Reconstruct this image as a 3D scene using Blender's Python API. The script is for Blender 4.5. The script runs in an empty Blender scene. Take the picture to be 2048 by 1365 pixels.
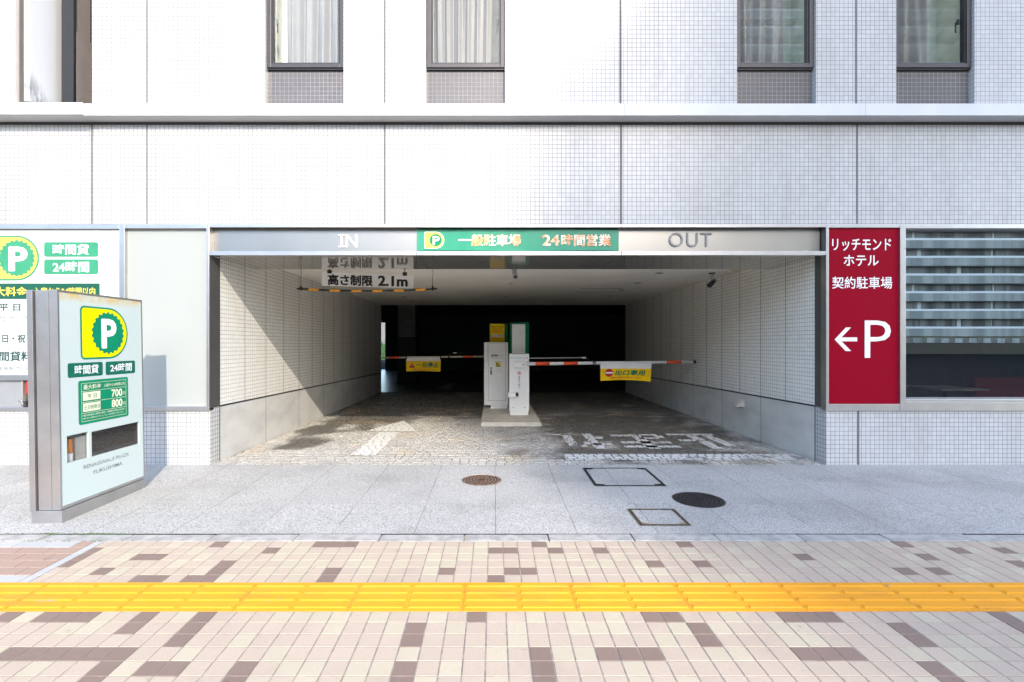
import bpy, bmesh, math, random
from math import sin, cos, pi, radians, sqrt
from mathutils import Vector, Matrix
random.seed(7)
S = bpy.context.scene
COL = S.collection

# ------------------------------------------------------------------ camera, sky, sun, exposure
H = 1.365
cam_d = bpy.data.cameras.new('camera'); cam = bpy.data.objects.new('camera', cam_d); COL.objects.link(cam)
cam.location = (0, 0, H); cam.rotation_euler = (radians(90), 0, 0)
cam_d.sensor_width = 36; cam_d.lens = 36 * 1000 / 2048
cam_d.shift_x = 37 / 2048; cam_d.shift_y = 6.5 / 2048
cam_d.clip_start = 0.05; cam_d.clip_end = 2000
S.camera = cam
SUN = Vector((-0.39, 1.0, -0.62)).normalized()
EL = math.asin(-SUN.z); AZ = math.atan2(-SUN.x, -SUN.y)     # azimuth of the sun, clockwise from +Y
w = bpy.data.worlds.new('World'); S.world = w; w.use_nodes = True
nt = w.node_tree; sky = nt.nodes.new('ShaderNodeTexSky'); sky.sky_type = 'NISHITA'; sky.sun_disc = False
sky.sun_elevation = EL; sky.sun_rotation = AZ; sky.air_density = 1.0; sky.dust_density = 1.2; sky.ozone_density = 1.0
bg = nt.nodes['Background']; bg.inputs[1].default_value = 0.15
nt.links.new(sky.outputs[0], bg.inputs[0])
sd = bpy.data.lights.new('sun', 'SUN'); sd.energy = 2.0; sd.angle = radians(0.55); sd.color = (0.585, 0.525, 0.447)
so = bpy.data.objects.new('sun', sd); COL.objects.link(so); so.location = (20, -40, 40)
so.rotation_euler = SUN.to_track_quat('-Z', 'Y').to_euler()
S.cycles.max_bounces = 16; S.cycles.diffuse_bounces = 10; S.cycles.glossy_bounces = 6
S.view_settings.view_transform = 'Standard'; S.view_settings.look = 'None'
S.view_settings.exposure = 2.18; S.view_settings.gamma = 1

# ------------------------------------------------------------------ measuring helpers
VX, VY, F = 987.0, 689.0, 1000.0
YF = 5.666                                   # front of the tiled facade
def fx(x, Y=YF): return (x - VX) * Y / F
def fz(y, Y=YF): return H - (y - VY) * Y / F
def ground(Y):                               # paving falls gently towards the street
    if Y >= 5.666: return 0.0
    if Y >= 3.534: return -0.01267 * (5.666 - Y)
    return -0.027 - 0.0217 * (3.534 - Y)

# ------------------------------------------------------------------ materials
class N:
    def __init__(s, name):
        s.m = bpy.data.materials.new(name); s.m.use_nodes = True
        s.t = s.m.node_tree; s.b = s.t.nodes['Principled BSDF']
    def n(s, typ, **kw):
        nd = s.t.nodes.new(typ)
        for k, v in kw.items(): setattr(nd, k, v)
        return nd
    def l(s, a, b): s.t.links.new(a, b)
    def math(s, op, a, b=None, clamp=False):
        nd = s.n('ShaderNodeMath', operation=op, use_clamp=clamp)
        for i, v in enumerate((a, b)):
            if v is None: continue
            if isinstance(v, (int, float)): nd.inputs[i].default_value = v
            else: s.l(v, nd.inputs[i])
        return nd.outputs[0]
    def mix(s, fac, a, b, mode='MIX'):
        nd = s.n('ShaderNodeMix', data_type='RGBA', blend_type=mode)
        for sock, v in ((nd.inputs[0], fac), (nd.inputs[6], a), (nd.inputs[7], b)):
            if isinstance(v, (int, float)): sock.default_value = v
            elif isinstance(v, tuple): sock.default_value = (*v, 1)
            else: s.l(v, sock)
        return nd.outputs[2]
    def obj(s): return s.n('ShaderNodeTexCoord').outputs['Object']
    def uv(s): return s.n('ShaderNodeTexCoord').outputs['UV']
    def noise(s, scale, detail=3, vec=None, rough=0.55, out=0, stretch=None):
        nd = s.n('ShaderNodeTexNoise'); nd.inputs['Scale'].default_value = scale
        nd.inputs['Detail'].default_value = detail; nd.inputs['Roughness'].default_value = rough
        v = vec if vec is not None else s.obj()
        if stretch:
            mp = s.n('ShaderNodeMapping'); mp.inputs['Scale'].default_value = stretch; s.l(v, mp.inputs[0]); v = mp.outputs[0]
        s.l(v, nd.inputs['Vector']); return nd.outputs[out]
    def ramp(s, fac, lo, hi):
        nd = s.n('ShaderNodeMapRange'); nd.interpolation_type = 'SMOOTHSTEP'
        nd.inputs['From Min'].default_value = lo; nd.inputs['From Max'].default_value = hi
        s.l(fac, nd.inputs['Value']); return nd.outputs[0]
    def bump(s, h, strength=0.3, dist=0.002):
        nd = s.n('ShaderNodeBump'); nd.inputs['Strength'].default_value = strength; nd.inputs['Distance'].default_value = dist
        s.l(h, nd.inputs['Height']); s.l(nd.outputs[0], s.b.inputs['Normal'])
    def col(s, c):
        if isinstance(c, tuple): s.b.inputs['Base Color'].default_value = (*c, 1)
        else: s.l(c, s.b.inputs['Base Color'])
    def set(s, rough=0.5, metal=0.0, spec=None):
        if isinstance(rough, (int, float)): s.b.inputs['Roughness'].default_value = rough
        else: s.l(rough, s.b.inputs['Roughness'])
        s.b.inputs['Metallic'].default_value = metal
        if spec is not None: s.b.inputs['Specular IOR Level'].default_value = spec

def plain(name, c, rough=0.5, metal=0.0, var=0.08, scale=6.0, bump=0.0, bscale=200, spec=None):
    k = N(name); n = k.noise(scale, 4)
    d = tuple(x * (1 - var * 1.6) for x in c); u = tuple(min(1, x * (1 + var)) for x in c)
    k.col(k.mix(k.ramp(n, 0.3, 0.7), d, u)); k.set(rough, metal, spec)
    if bump: k.bump(k.noise(bscale, 3), bump, 0.002)
    return k.m

def grid_mat(name, pu, pv, ou, ov, lw, tile, grout, var=0.04, rough=0.3, dirt=0.0, bump=0.4, tint=(1, 1, 1), spec=None, groutvar=0.5):
    k = N(name); sep = k.n('ShaderNodeSeparateXYZ'); k.l(k.uv(), sep.inputs[0])
    a = k.math('DIVIDE', k.math('SUBTRACT', sep.outputs[0], ou), pu); b = k.math('DIVIDE', k.math('SUBTRACT', sep.outputs[1], ov), pv)
    fa = k.math('FRACT', a); fb = k.math('FRACT', b)
    # distance to the nearest joint, in metres
    da = k.math('MULTIPLY', k.math('MINIMUM', fa, k.math('SUBTRACT', 1.0, fa)), pu)
    db = k.math('MULTIPLY', k.math('MINIMUM', fb, k.math('SUBTRACT', 1.0, fb)), pv)
    d = k.math('MINIMUM', da, db)
    mask = k.ramp(d, lw * 0.45, lw * 0.6)               # 0 in the joint, 1 on the tile
    cmb = k.n('ShaderNodeCombineXYZ'); k.l(k.math('FLOOR', a), cmb.inputs[0]); k.l(k.math('FLOOR', b), cmb.inputs[1])
    wn = k.n('ShaderNodeTexWhiteNoise', noise_dimensions='3D'); k.l(cmb.outputs[0], wn.inputs['Vector'])
    lo = tuple(x * (1 - 2 * var) for x in tile)
    tc = k.mix(wn.outputs['Value'], lo, tile)
    big = k.noise(2.4, 5, k.uv(), stretch=(1.6, .22, 1))
    if dirt: tc = k.mix(k.math('MULTIPLY', k.ramp(big, 0.45, 0.75), dirt), tc, tuple(x * f for x, f in zip(tile, (.62, .58, .52))))
    gc = k.mix(k.math('MULTIPLY', k.ramp(k.noise(1.7, 3, k.uv()), 0.35, 0.7), groutvar), grout, tuple(min(1, x * 2.2) for x in grout))
    k.col(k.mix(mask, gc, tc)); k.set(rough, 0, spec)
    if bump:
        h = k.math('ADD', mask, k.math('MULTIPLY', wn.outputs['Value'], 0.25)); k.bump(h, bump, 0.0012)
    return k.m

def glass_mat(name, tint, refl, rough=0.0, wave=0.0, wscale=1.2, grow=0.65):
    m = bpy.data.materials.new(name); m.use_nodes = True; t = m.node_tree; t.nodes.clear()
    o = t.nodes.new('ShaderNodeOutputMaterial'); mx = t.nodes.new('ShaderNodeMixShader')
    tr = t.nodes.new('ShaderNodeBsdfTransparent'); tr.inputs[0].default_value = (*tint, 1)
    gl = t.nodes.new('ShaderNodeBsdfGlossy'); gl.inputs['Roughness'].default_value = rough; gl.inputs[0].default_value = (1.0, 0.985, 0.95, 1)
    lw = t.nodes.new('ShaderNodeLayerWeight'); lw.inputs[0].default_value = 0.3
    mr = t.nodes.new('ShaderNodeMapRange'); mr.inputs['To Min'].default_value = refl; mr.inputs['To Max'].default_value = grow
    t.links.new(lw.outputs['Fresnel'], mr.inputs['Value']); t.links.new(mr.outputs[0], mx.inputs[0])
    t.links.new(tr.outputs[0], mx.inputs[1]); t.links.new(gl.outputs[0], mx.inputs[2]); t.links.new(mx.outputs[0], o.inputs[0])
    if wave:
        tc = t.nodes.new('ShaderNodeTexCoord'); nz = t.nodes.new('ShaderNodeTexNoise'); nz.inputs['Scale'].default_value = wscale; nz.inputs['Detail'].default_value = 1
        bp = t.nodes.new('ShaderNodeBump'); bp.inputs['Strength'].default_value = 1; bp.inputs['Distance'].default_value = wave
        t.links.new(tc.outputs['Object'], nz.inputs['Vector']); t.links.new(nz.outputs[0], bp.inputs['Height']); t.links.new(bp.outputs[0], gl.inputs['Normal'])
    return m

M = {}
M['tile'] = grid_mat('white_mosaic', 0.05, 0.05, 3.77, 0.030, 0.0039, (0.515, 0.515, 0.512), (0.11, 0.107, 0.103), 0.05, 0.25, 0.30, 0.4)
M['tiletun'] = grid_mat('white_mosaic_passage', 0.05, 0.05, 5.86, 0.030, 0.0036, (0.82, 0.80, 0.75), (0.20, 0.19, 0.165), 0.035, 0.25, 0.10, 0.5)  # paler copy of the facade mosaic, its colour lifts the dim passage
M['tilegrey'] = grid_mat('taupe_mosaic', 0.05, 0.05, 0.0, 0.02, 0.003, (0.125, 0.115, 0.112), (0.27, 0.25, 0.23), 0.05, 0.25, 0.0, 0.5, groutvar=0.3)
M['joint'] = plain('sealant', (0.13, 0.125, 0.125), 0.7)
M['jointdark'] = plain('dark_sealant', (0.035, 0.035, 0.037), 0.7)
M['alu'] = plain('brushed_aluminium', (0.57, 0.56, 0.555), 0.36, 0.95, 0.03)
M['ledge'] = plain('white_metal_cladding', (0.60, 0.61, 0.62), 0.3, 0.0, 0.03, 2)
M['panel'] = plain('satin_panel', (0.41, 0.395, 0.365), 0.36, 1.0, 0.03, 1.5)
M['letter_metal'] = plain('shaded_letters', (0.20, 0.205, 0.22), 0.35, 0.4, 0.02)  # OUT letters: same metal as IN, darkened as if in shade
M['lining'] = plain('dark_grey_lining', (0.10, 0.097, 0.093), 0.3, 0.3, 0.04, 3)
k = N('mirror_soffit'); k.col(k.mix(k.noise(3, 3), (0.48, 0.47, 0.43), (0.53, 0.52, 0.47))); k.set(0.07, 0.62); M['soffit'] = k.m
M['ceil'] = plain('painted_ceiling', (0.88, 0.85, 0.77), 0.75, 0, 0.03, 1.3, 0.1)
M['milky'] = plain('milky_glass', (0.34, 0.362, 0.348), 0.15, 0, 0.01, 1)
M['black'] = plain('black_metal', (0.018, 0.018, 0.02), 0.4)
M['darkglass'] = plain('dark_glazing', (0.02, 0.021, 0.024), 0.08)
M['taupe'] = plain('taupe_panel', (0.32, 0.285, 0.265), 0.45, 0.1, 0.04)
M['frame'] = plain('bronze_window_frame', (0.062, 0.055, 0.058), 0.4, 0.2, 0.04)
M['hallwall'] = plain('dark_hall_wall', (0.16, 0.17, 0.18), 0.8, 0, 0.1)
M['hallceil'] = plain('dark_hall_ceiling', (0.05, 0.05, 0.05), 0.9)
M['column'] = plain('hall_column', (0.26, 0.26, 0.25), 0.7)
M['white'] = plain('white_paint', (0.76, 0.75, 0.73), 0.35, 0, 0.03, 5)
M['cabinet'] = plain('cabinet_paint', (0.84, 0.83, 0.80), 0.3, 0, 0.03, 2.5)
M['green'] = plain('green_paint', (0.002, 0.165, 0.07), 0.45, 0, 0.06, spec=0.1)
M['orange'] = plain('reflective_orange', (0.88, 0.10, 0.025), 0.4, 0, 0.05)
M['amber'] = plain('amber_tape', (0.85, 0.36, 0.02), 0.4, 0, 0.04)
M['curtain'] = plain('sheer_curtain', (0.33, 0.32, 0.295), 0.8, 0, 0.03)
M['room'] = plain('room_wall', (0.80, 0.82, 0.68), 0.8)
M['pane'] = glass_mat('window_glass', (0.92, 0.93, 0.92), 0.05, 0, 0.0002, 3, 0.5)
M['shopglass'] = glass_mat('display_glass', (0.85, 0.80, 0.72), 0.62, 0, 0.00018, 1.2, 0.8)
M['acryl'] = glass_mat('acrylic', (0.9, 0.92, 0.92), 0.06)
M['steel'] = plain('stainless_steel', (0.43, 0.425, 0.425), 0.33, 0.75, 0.06, 5)

def decal(name, c, rough=0.45, var=0.05): return plain(name, c, rough, 0, var, 9, spec=0.15)
DC = {'grn': decal('sign_green', (0.004, 0.225, 0.115)), 'dkgrn': decal('dark_sign_green', (0.008, 0.13, 0.085)), 'yel': decal('sign_yellow', (0.86, 0.74, 0.0)),
      'wht': decal('sign_white', (0.80, 0.82, 0.82)), 'crm': decal('sign_cream', (0.72, 0.70, 0.52)),
      'mint': decal('lightened_green', (0.045, 0.26, 0.145)), 'pyel': decal('lightened_yellow', (0.66, 0.52, 0.10)), 'band': decal('band_green', (0.012, 0.09, 0.06)),  # mint and pale yellow carry the overexposed sunlight of the wall board
      'ink': decal('ink', (0.02, 0.07, 0.065)), 'gry': decal('grey_ink', (0.19, 0.22, 0.22)), 'red': decal('sign_red', (0.50, 0.035, 0.035)),
      'blk': decal('black_ink', (0.03, 0.03, 0.03)), 'byel': decal('banner_yellow', (0.88, 0.55, 0.0)), 'ink2': decal('banner_green_ink', (0.008, 0.16, 0.075))}
# worn white-and-orange lettering of the vinyl banner, worn grey lettering of the kiosk
k = N('worn_lettering'); nz = k.noise(9, 4); sepz = k.n('ShaderNodeSeparateXYZ'); k.l(k.obj(), sepz.inputs[0])
k.col(k.mix(k.ramp(nz, 0.36, 0.62), (0.80, 0.33, 0.13), (0.82, 0.72, 0.58))); k.set(0.5); DC['worn'] = k.m
k = N('worn_grey'); k.col(k.mix(k.ramp(k.noise(22, 4), 0.6, 0.72), (0.16, 0.20, 0.20), (0.50, 0.58, 0.58))); k.set(0.4); DC['wgry'] = k.m
k = N('vinyl_banner'); nz = k.noise(2.5, 4)
k.col(k.mix(nz, (0.006, 0.21, 0.115), (0.03, 0.30, 0.18))); k.set(0.32); k.bump(k.noise(5, 2, stretch=(1, 1, 0.4)), 0.4, 0.02); M['vinyl'] = k.m
k = N('kiosk_face'); sepz = k.n('ShaderNodeSeparateXYZ'); k.l(k.obj(), sepz.inputs[0])
edge = k.ramp(sepz.outputs[2], 1.70, 1.775); nz = k.ramp(k.noise(14, 4), 0.35, 0.7)
c = k.mix(k.math('MULTIPLY', edge, k.math('ADD', 0.25, k.math('MULTIPLY', nz, 0.7))), (0.50, 0.575, 0.56), (0.58, 0.43, 0.18))
k.col(c); k.set(0.25, 0, .3); M['face'] = k.m
k = N('crimson_panel'); k.col(k.mix(k.noise(0.9, 3), (0.225, 0.0, 0.011), (0.26, 0.0, 0.0145))); k.set(0.45, 0, 0.08); M['crimson'] = k.m
k = N('led_board'); sp = k.n('ShaderNodeSeparateXYZ'); k.l(k.uv(), sp.inputs[0])
st = k.math('FRACT', k.math('MULTIPLY', sp.outputs[1], 70)); k.col(k.mix(k.math('MULTIPLY', st, k.noise(40, 3)), (0.012, 0.012, 0.014), (0.10, 0.09, 0.10))); k.set(0.25); M['led'] = k.m

# paving
M['grout'] = plain('paving_joint', (0.27, 0.235, 0.205), 0.9, 0, 0.2, 20)
def paver(name, a, sp=0.28):
    k = N(name); wn = k.n('ShaderNodeTexWhiteNoise', noise_dimensions='3D')
    k.l(k.uv(), wn.inputs['Vector'])
    base = k.mix(wn.outputs['Value'], tuple(x * 0.88 for x in a), tuple(min(1, x * 1.05) for x in a))
    n = k.ramp(k.noise(330, 2), 0.35, 0.7); c = k.mix(n, tuple(x * 0.80 for x in a), base)
    soil = k.math('MAXIMUM', k.math('MULTIPLY', k.ramp(k.noise(1.3, 6, rough=.65), 0.48, 0.72), sp), k.math('MULTIPLY', k.ramp(k.noise(14, 3), 0.68, 0.74), .45))
    k.col(k.mix(soil, c, tuple(x * 0.5 for x in a))); k.set(0.62); k.bump(k.noise(260, 2), 0.25, 0.001); return k.m
M['cream1'] = paver('cream_paver', (0.505, 0.40, 0.308)); M['cream2'] = paver('pale_paver', (0.525, 0.445, 0.325)); M['brown'] = paver('brown_paver', (0.24, 0.165, 0.13))
M['brick'] = paver('terracotta_paver', (0.38, 0.26, 0.20)); M['palebrick'] = paver('pale_grey_paver', (0.47, 0.46, 0.445))
k = N('tactile_yellow'); n1 = k.ramp(k.noise(7, 5, stretch=(0.6, 3, 1)), 0.68, 0.74)
base = k.mix(k.noise(4, 4), (0.69, 0.285, 0.018), (0.76, 0.33, 0.028)); gr = k.ramp(k.noise(3.5, 6, rough=.7, stretch=(.5, 2.5, 1)), .5, .75)
base = k.mix(k.math('MULTIPLY', gr, .45), base, (.36, .16, .05)); k.col(k.mix(k.math('MULTIPLY', n1, 0.75), base, (0.37, 0.25, 0.18)))
k.set(0.6, 0, 0.15); k.bump(k.noise(120, 3), 0.2, 0.001); M['tactile'] = k.m
k = N('granite_slab'); sp = k.n('ShaderNodeSeparateXYZ'); k.l(k.uv(), sp.inputs[0])
a = k.math('DIVIDE', k.math('SUBTRACT', sp.outputs[0], 0.017), 0.6); b = k.math('DIVIDE', k.math('SUBTRACT', sp.outputs[1], 3.668), 0.666)
fa = k.math('FRACT', a); fb = k.math('FRACT', b)
da = k.math('MULTIPLY', k.math('MINIMUM', fa, k.math('SUBTRACT', 1.0, fa)), 0.6); db = k.math('MULTIPLY', k.math('MINIMUM', fb, k.math('SUBTRACT', 1.0, fb)), 0.666)
jm = k.math('MINIMUM', k.ramp(da, 0.0018, 0.0034), k.math('ADD', 0.45, k.math('MULTIPLY', k.ramp(db, 0.001, 0.0025), 0.55)))
cm = k.n('ShaderNodeCombineXYZ'); k.l(k.math('FLOOR', a), cm.inputs[0]); k.l(k.math('FLOOR', b), cm.inputs[1])
wn = k.n('ShaderNodeTexWhiteNoise', noise_dimensions='3D'); k.l(cm.outputs[0], wn.inputs['Vector'])
slab = k.mix(wn.outputs['Value'], (0.41, 0.39, 0.355), (0.475, 0.452, 0.415))
g1 = k.noise(75, 5, rough=0.75); g2 = k.noise(190, 2)
g3 = k.noise(30, 6, rough=.8, stretch=(1, 1.3, 1)); slab = k.mix(k.ramp(g1, 0.42, 0.62), slab, (0.15, 0.15, 0.145)); slab = k.mix(k.ramp(g3, 0.55, 0.72), slab, (0.20, 0.195, 0.185)); slab = k.mix(k.ramp(g2, 0.50, 0.66), slab, (0.64, 0.62, 0.59))
slab = k.mix(k.math('MULTIPLY', k.ramp(k.noise(1.1, 6), 0.45, 0.72), 0.5), slab, (0.21, 0.205, 0.19))
k.col(k.mix(k.math('MAXIMUM', jm, k.math('MULTIPLY', k.ramp(k.noise(3, 3), .45, .6), .55)), (0.11, 0.105, 0.095), slab)); k.set(k.math('ADD', 0.45, k.math('MULTIPLY', g1, 0.3))); k.bump(g1, 0.35, 0.003); M['granite'] = k.m
M['kerb'] = plain('kerb_stone', (0.37, 0.35, 0.325), 0.7, 0, 0.14, 14, 0.3)
M['concrete'] = plain('island_concrete', (0.62, 0.57, 0.48), 0.8, 0, 0.10, 7, 0.3)
k = N('plinth_concrete'); k.col(k.mix(k.ramp(k.noise(2.0, 5, stretch=(1, 1, 2.2)), 0.35, 0.75), (0.58, 0.57, 0.54), (0.47, 0.46, 0.44))); k.set(0.55); M['plinth'] = k.m
k = N('granite_sett'); wn = k.n('ShaderNodeTexWhiteNoise', noise_dimensions='3D'); k.l(k.uv(), wn.inputs['Vector'])
c = k.mix(wn.outputs['Value'], (0.40, 0.38, 0.345), (0.59, 0.57, 0.52)); c = k.mix(k.ramp(k.noise(60, 5, rough=.7), 0.40, 0.66), c, (0.20, 0.185, 0.16))
pos = k.n('ShaderNodeSeparateXYZ'); k.l(k.obj(), pos.inputs[0])
def blob(k, x, y, rx, ry):
    dx = k.math('DIVIDE', k.math('SUBTRACT', pos.outputs[0], x), rx); dy = k.math('DIVIDE', k.math('SUBTRACT', pos.outputs[1], y), ry)
    return k.math('SUBTRACT', 1.0, k.math('SQRT', k.math('ADD', k.math('MULTIPLY', dx, dx), k.math('MULTIPLY', dy, dy))))
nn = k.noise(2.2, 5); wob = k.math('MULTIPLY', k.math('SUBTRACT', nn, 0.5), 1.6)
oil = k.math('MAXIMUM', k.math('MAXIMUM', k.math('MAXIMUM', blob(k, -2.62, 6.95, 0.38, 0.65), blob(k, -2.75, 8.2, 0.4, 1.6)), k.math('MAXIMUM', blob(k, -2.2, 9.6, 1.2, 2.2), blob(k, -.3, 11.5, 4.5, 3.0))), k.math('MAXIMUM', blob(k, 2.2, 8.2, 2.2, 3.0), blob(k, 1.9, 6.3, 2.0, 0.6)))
deep = k.ramp(pos.outputs[1], 8.2, 10.8)  # setts turn darker with distance into the passage
darkm = k.math('MAXIMUM', k.ramp(k.math('ADD', oil, wob), 0.05, 0.55), k.math('MULTIPLY', deep, k.ramp(nn, .15, .5)))
c = k.mix(k.math('MULTIPLY', darkm, 0.88), c, (0.055, 0.048, 0.038))
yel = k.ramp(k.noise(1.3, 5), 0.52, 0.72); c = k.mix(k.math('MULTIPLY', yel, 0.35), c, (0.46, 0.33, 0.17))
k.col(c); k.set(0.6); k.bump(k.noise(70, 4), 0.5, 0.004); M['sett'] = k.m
k = N('sett_joint_sand'); k.col(k.mix(k.ramp(k.noise(1.6, 5), 0.4, 0.65), (0.42, 0.345, 0.23), (0.09, 0.075, 0.055))); k.set(0.95); M['sand'] = k.m
k = N('worn_road_paint'); wr = k.ramp(k.noise(2.1, 6, rough=0.7), 0.57, 0.66); c = k.mix(k.ramp(k.noise(60, 4), 0.55, 0.75), (0.72, 0.71, 0.68), (0.5, 0.49, 0.46))
k.col(k.mix(k.math('MULTIPLY', wr, 0.85), c, (0.10, 0.10, 0.105))); k.set(0.6); M['wornpaint'] = k.m
k = N('road_paint'); k.col(k.mix(k.ramp(k.noise(40, 5), 0.58, 0.75), (0.74, 0.73, 0.69), (0.42, 0.40, 0.37))); k.set(0.6); M['paint'] = k.m
M['asphalt'] = plain('asphalt', (0.028, 0.028, 0.029), 0.95, 0, 0.2, 8, 0.4, 120, spec=0.0)
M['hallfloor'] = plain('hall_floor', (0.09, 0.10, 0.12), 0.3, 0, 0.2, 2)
M['dimpaint'] = plain('hall_line_paint', (0.55, 0.56, 0.58), 0.6)

# ------------------------------------------------------------------ mesh building
class MB:
    def __init__(s): s.bm = bmesh.new(); s.mats = []
    def mi(s, m):
        if m not in s.mats: s.mats.append(m)
        return s.mats.index(m)
    def face(s, pts, m):
        f = s.bm.faces.new([s.bm.verts.new(p) for p in pts]); f.material_index = s.mi(m); return f
    def box(s, x0, x1, y0, y1, z0, z1, m, bev=0.0, skip=''):
        P = [(x, y, z) for z in (z0, z1) for y in (y0, y1) for x in (x0, x1)]
        if not bev:
            q = {'b': (0, 2, 3, 1), 't': (4, 5, 7, 6), 'f': (0, 1, 5, 4), 'k': (2, 6, 7, 3), 'l': (0, 4, 6, 2), 'r': (1, 3, 7, 5)}
            for kk, ids in q.items():
                if kk not in skip: s.face([P[i] for i in ids], m)
        else:
            v = [s.bm.verts.new(p) for p in P]; fs = []
            for ids in ((0, 2, 3, 1), (4, 5, 7, 6), (0, 1, 5, 4), (2, 6, 7, 3), (0, 4, 6, 2), (1, 3, 7, 5)):
                f = s.bm.faces.new([v[i] for i in ids]); f.material_index = s.mi(m); fs.append(f)
            es = list({e for f in fs for e in f.edges})
            r = bmesh.ops.bevel(s.bm, geom=es, offset=bev, segments=2, affect='EDGES', profile=0.5)
            for f in r['faces']: f.material_index = s.mi(m)
    def tube(s, p, q, r0, m, r1=None, n=16, cap=True):
        p, q = Vector(p), Vector(q); r1 = r0 if r1 is None else r1; d = (q - p).normalized()
        a = d.orthogonal().normalized(); b = d.cross(a)
        A = [s.bm.verts.new(p + (a * cos(2 * pi * i / n) + b * sin(2 * pi * i / n)) * r0) for i in range(n)]
        B = [s.bm.verts.new(q + (a * cos(2 * pi * i / n) + b * sin(2 * pi * i / n)) * r1) for i in range(n)]
        mi = s.mi(m)
        for i in range(n):
            f = s.bm.faces.new((A[i], A[(i + 1) % n], B[(i + 1) % n], B[i])); f.material_index = mi; f.smooth = True
        if cap:
            for f in (s.bm.faces.new(A[::-1]), s.bm.faces.new(B)): f.material_index = mi
    def path(s, pts, r, m, n=10):
        for a, b in zip(pts[:-1], pts[1:]): s.tube(a, b, r, m, n=n)
    def lathe(s, c, prof, m, n=40):             # prof: (radius, z)
        mi = s.mi(m); rings = []
        for r, z in prof: rings.append([s.bm.verts.new((c[0] + r * cos(2 * pi * i / n), c[1] + r * sin(2 * pi * i / n), c[2] + z)) for i in range(n)])
        for A, B in zip(rings[:-1], rings[1:]):
            for i in range(n):
                f = s.bm.faces.new((A[i], A[(i + 1) % n], B[(i + 1) % n], B[i])); f.material_index = mi; f.smooth = True
        for R in (rings[0], rings[-1]):
            f = s.bm.faces.new(R); f.material_index = mi
    def prism(s, pts, axis, a0, a1, m):          # closed 2D outline extruded along an axis
        def P(u, v, t): return {'x': (t, u, v), 'y': (u, t, v), 'z': (u, v, t)}[axis]
        A = [s.bm.verts.new(P(u, v, a0)) for u, v in pts]; B = [s.bm.verts.new(P(u, v, a1)) for u, v in pts]; mi = s.mi(m); n = len(pts)
        for i in range(n): s.bm.faces.new((A[i], A[(i + 1) % n], B[(i + 1) % n], B[i])).material_index = mi
        s.bm.faces.new(A[::-1]).material_index = mi; s.bm.faces.new(B).material_index = mi
    def build(s, name, parent=None, uv=True, recalc=True, smooth=False):
        bm = s.bm
        if recalc: bmesh.ops.recalc_face_normals(bm, faces=bm.faces[:])
        if uv:
            L = bm.loops.layers.uv.verify()
            for f in bm.faces:
                n = f.normal; ax = max(range(3), key=lambda i: abs(n[i]))
                for lp in f.loops:
                    c = lp.vert.co; lp[L].uv = (c.y, c.z) if ax == 0 else (c.x, c.z) if ax == 1 else (c.x, c.y)
        if parent is not None:
            o0 = parent['_base']; off = -Vector(o0)
            bmesh.ops.translate(bm, verts=bm.verts[:], vec=off)
        me = bpy.data.meshes.new(name)
        if smooth:
            for f in bm.faces: f.smooth = True
        bm.to_mesh(me); bm.free()
        for m in s.mats: me.materials.append(m)
        o = bpy.data.objects.new(name, me); COL.objects.link(o)
        if parent is not None: o.parent = parent
        o['_base'] = parent['_base'] if parent is not None else (0.0, 0.0, 0.0)
        return o

def tag(o, label, cat, group=None):
    o['label'] = label; o['category'] = cat
    if group: o['group'] = group
    return o
def thing(name, label, cat, base, group=None):
    o = bpy.data.objects.new(name, None); COL.objects.link(o); o.location = base; o.empty_display_size = 0.1
    o['_base'] = tuple(float(v) for v in base); return tag(o, label, cat, group)
def struct(o): o['kind'] = 'structure'; return o

def holes_wall(mb, u0, u1, v0, v1, holes, P, depth, m, mrev=None):
    """front faces of a wall with rectangular holes, and the reveals of each hole; P(u, v, d) -> point"""
    us = sorted({u0, u1, *[h[0] for h in holes], *[h[1] for h in holes]}); vs = sorted({v0, v1, *[h[2] for h in holes], *[h[3] for h in holes]})
    for a, b in zip(us[:-1], us[1:]):
        for c, d in zip(vs[:-1], vs[1:]):
            cu, cv = (a + b) / 2, (c + d) / 2
            if any(h[0] < cu < h[1] and h[2] < cv < h[3] for h in holes) or not (u0 <= cu <= u1 and v0 <= cv <= v1): continue
            mb.face([P(a, c, 0), P(b, c, 0), P(b, d, 0), P(a, d, 0)], m)
    for (a, b, c, d) in holes:
        for p, q in (((a, c), (a, d)), ((b, d), (b, c)), ((a, d), (b, d)), ((b, c), (a, c))):
            mb.face([P(*p, 0), P(*q, 0), P(*q, depth), P(*p, depth)], mrev or m)

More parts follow.
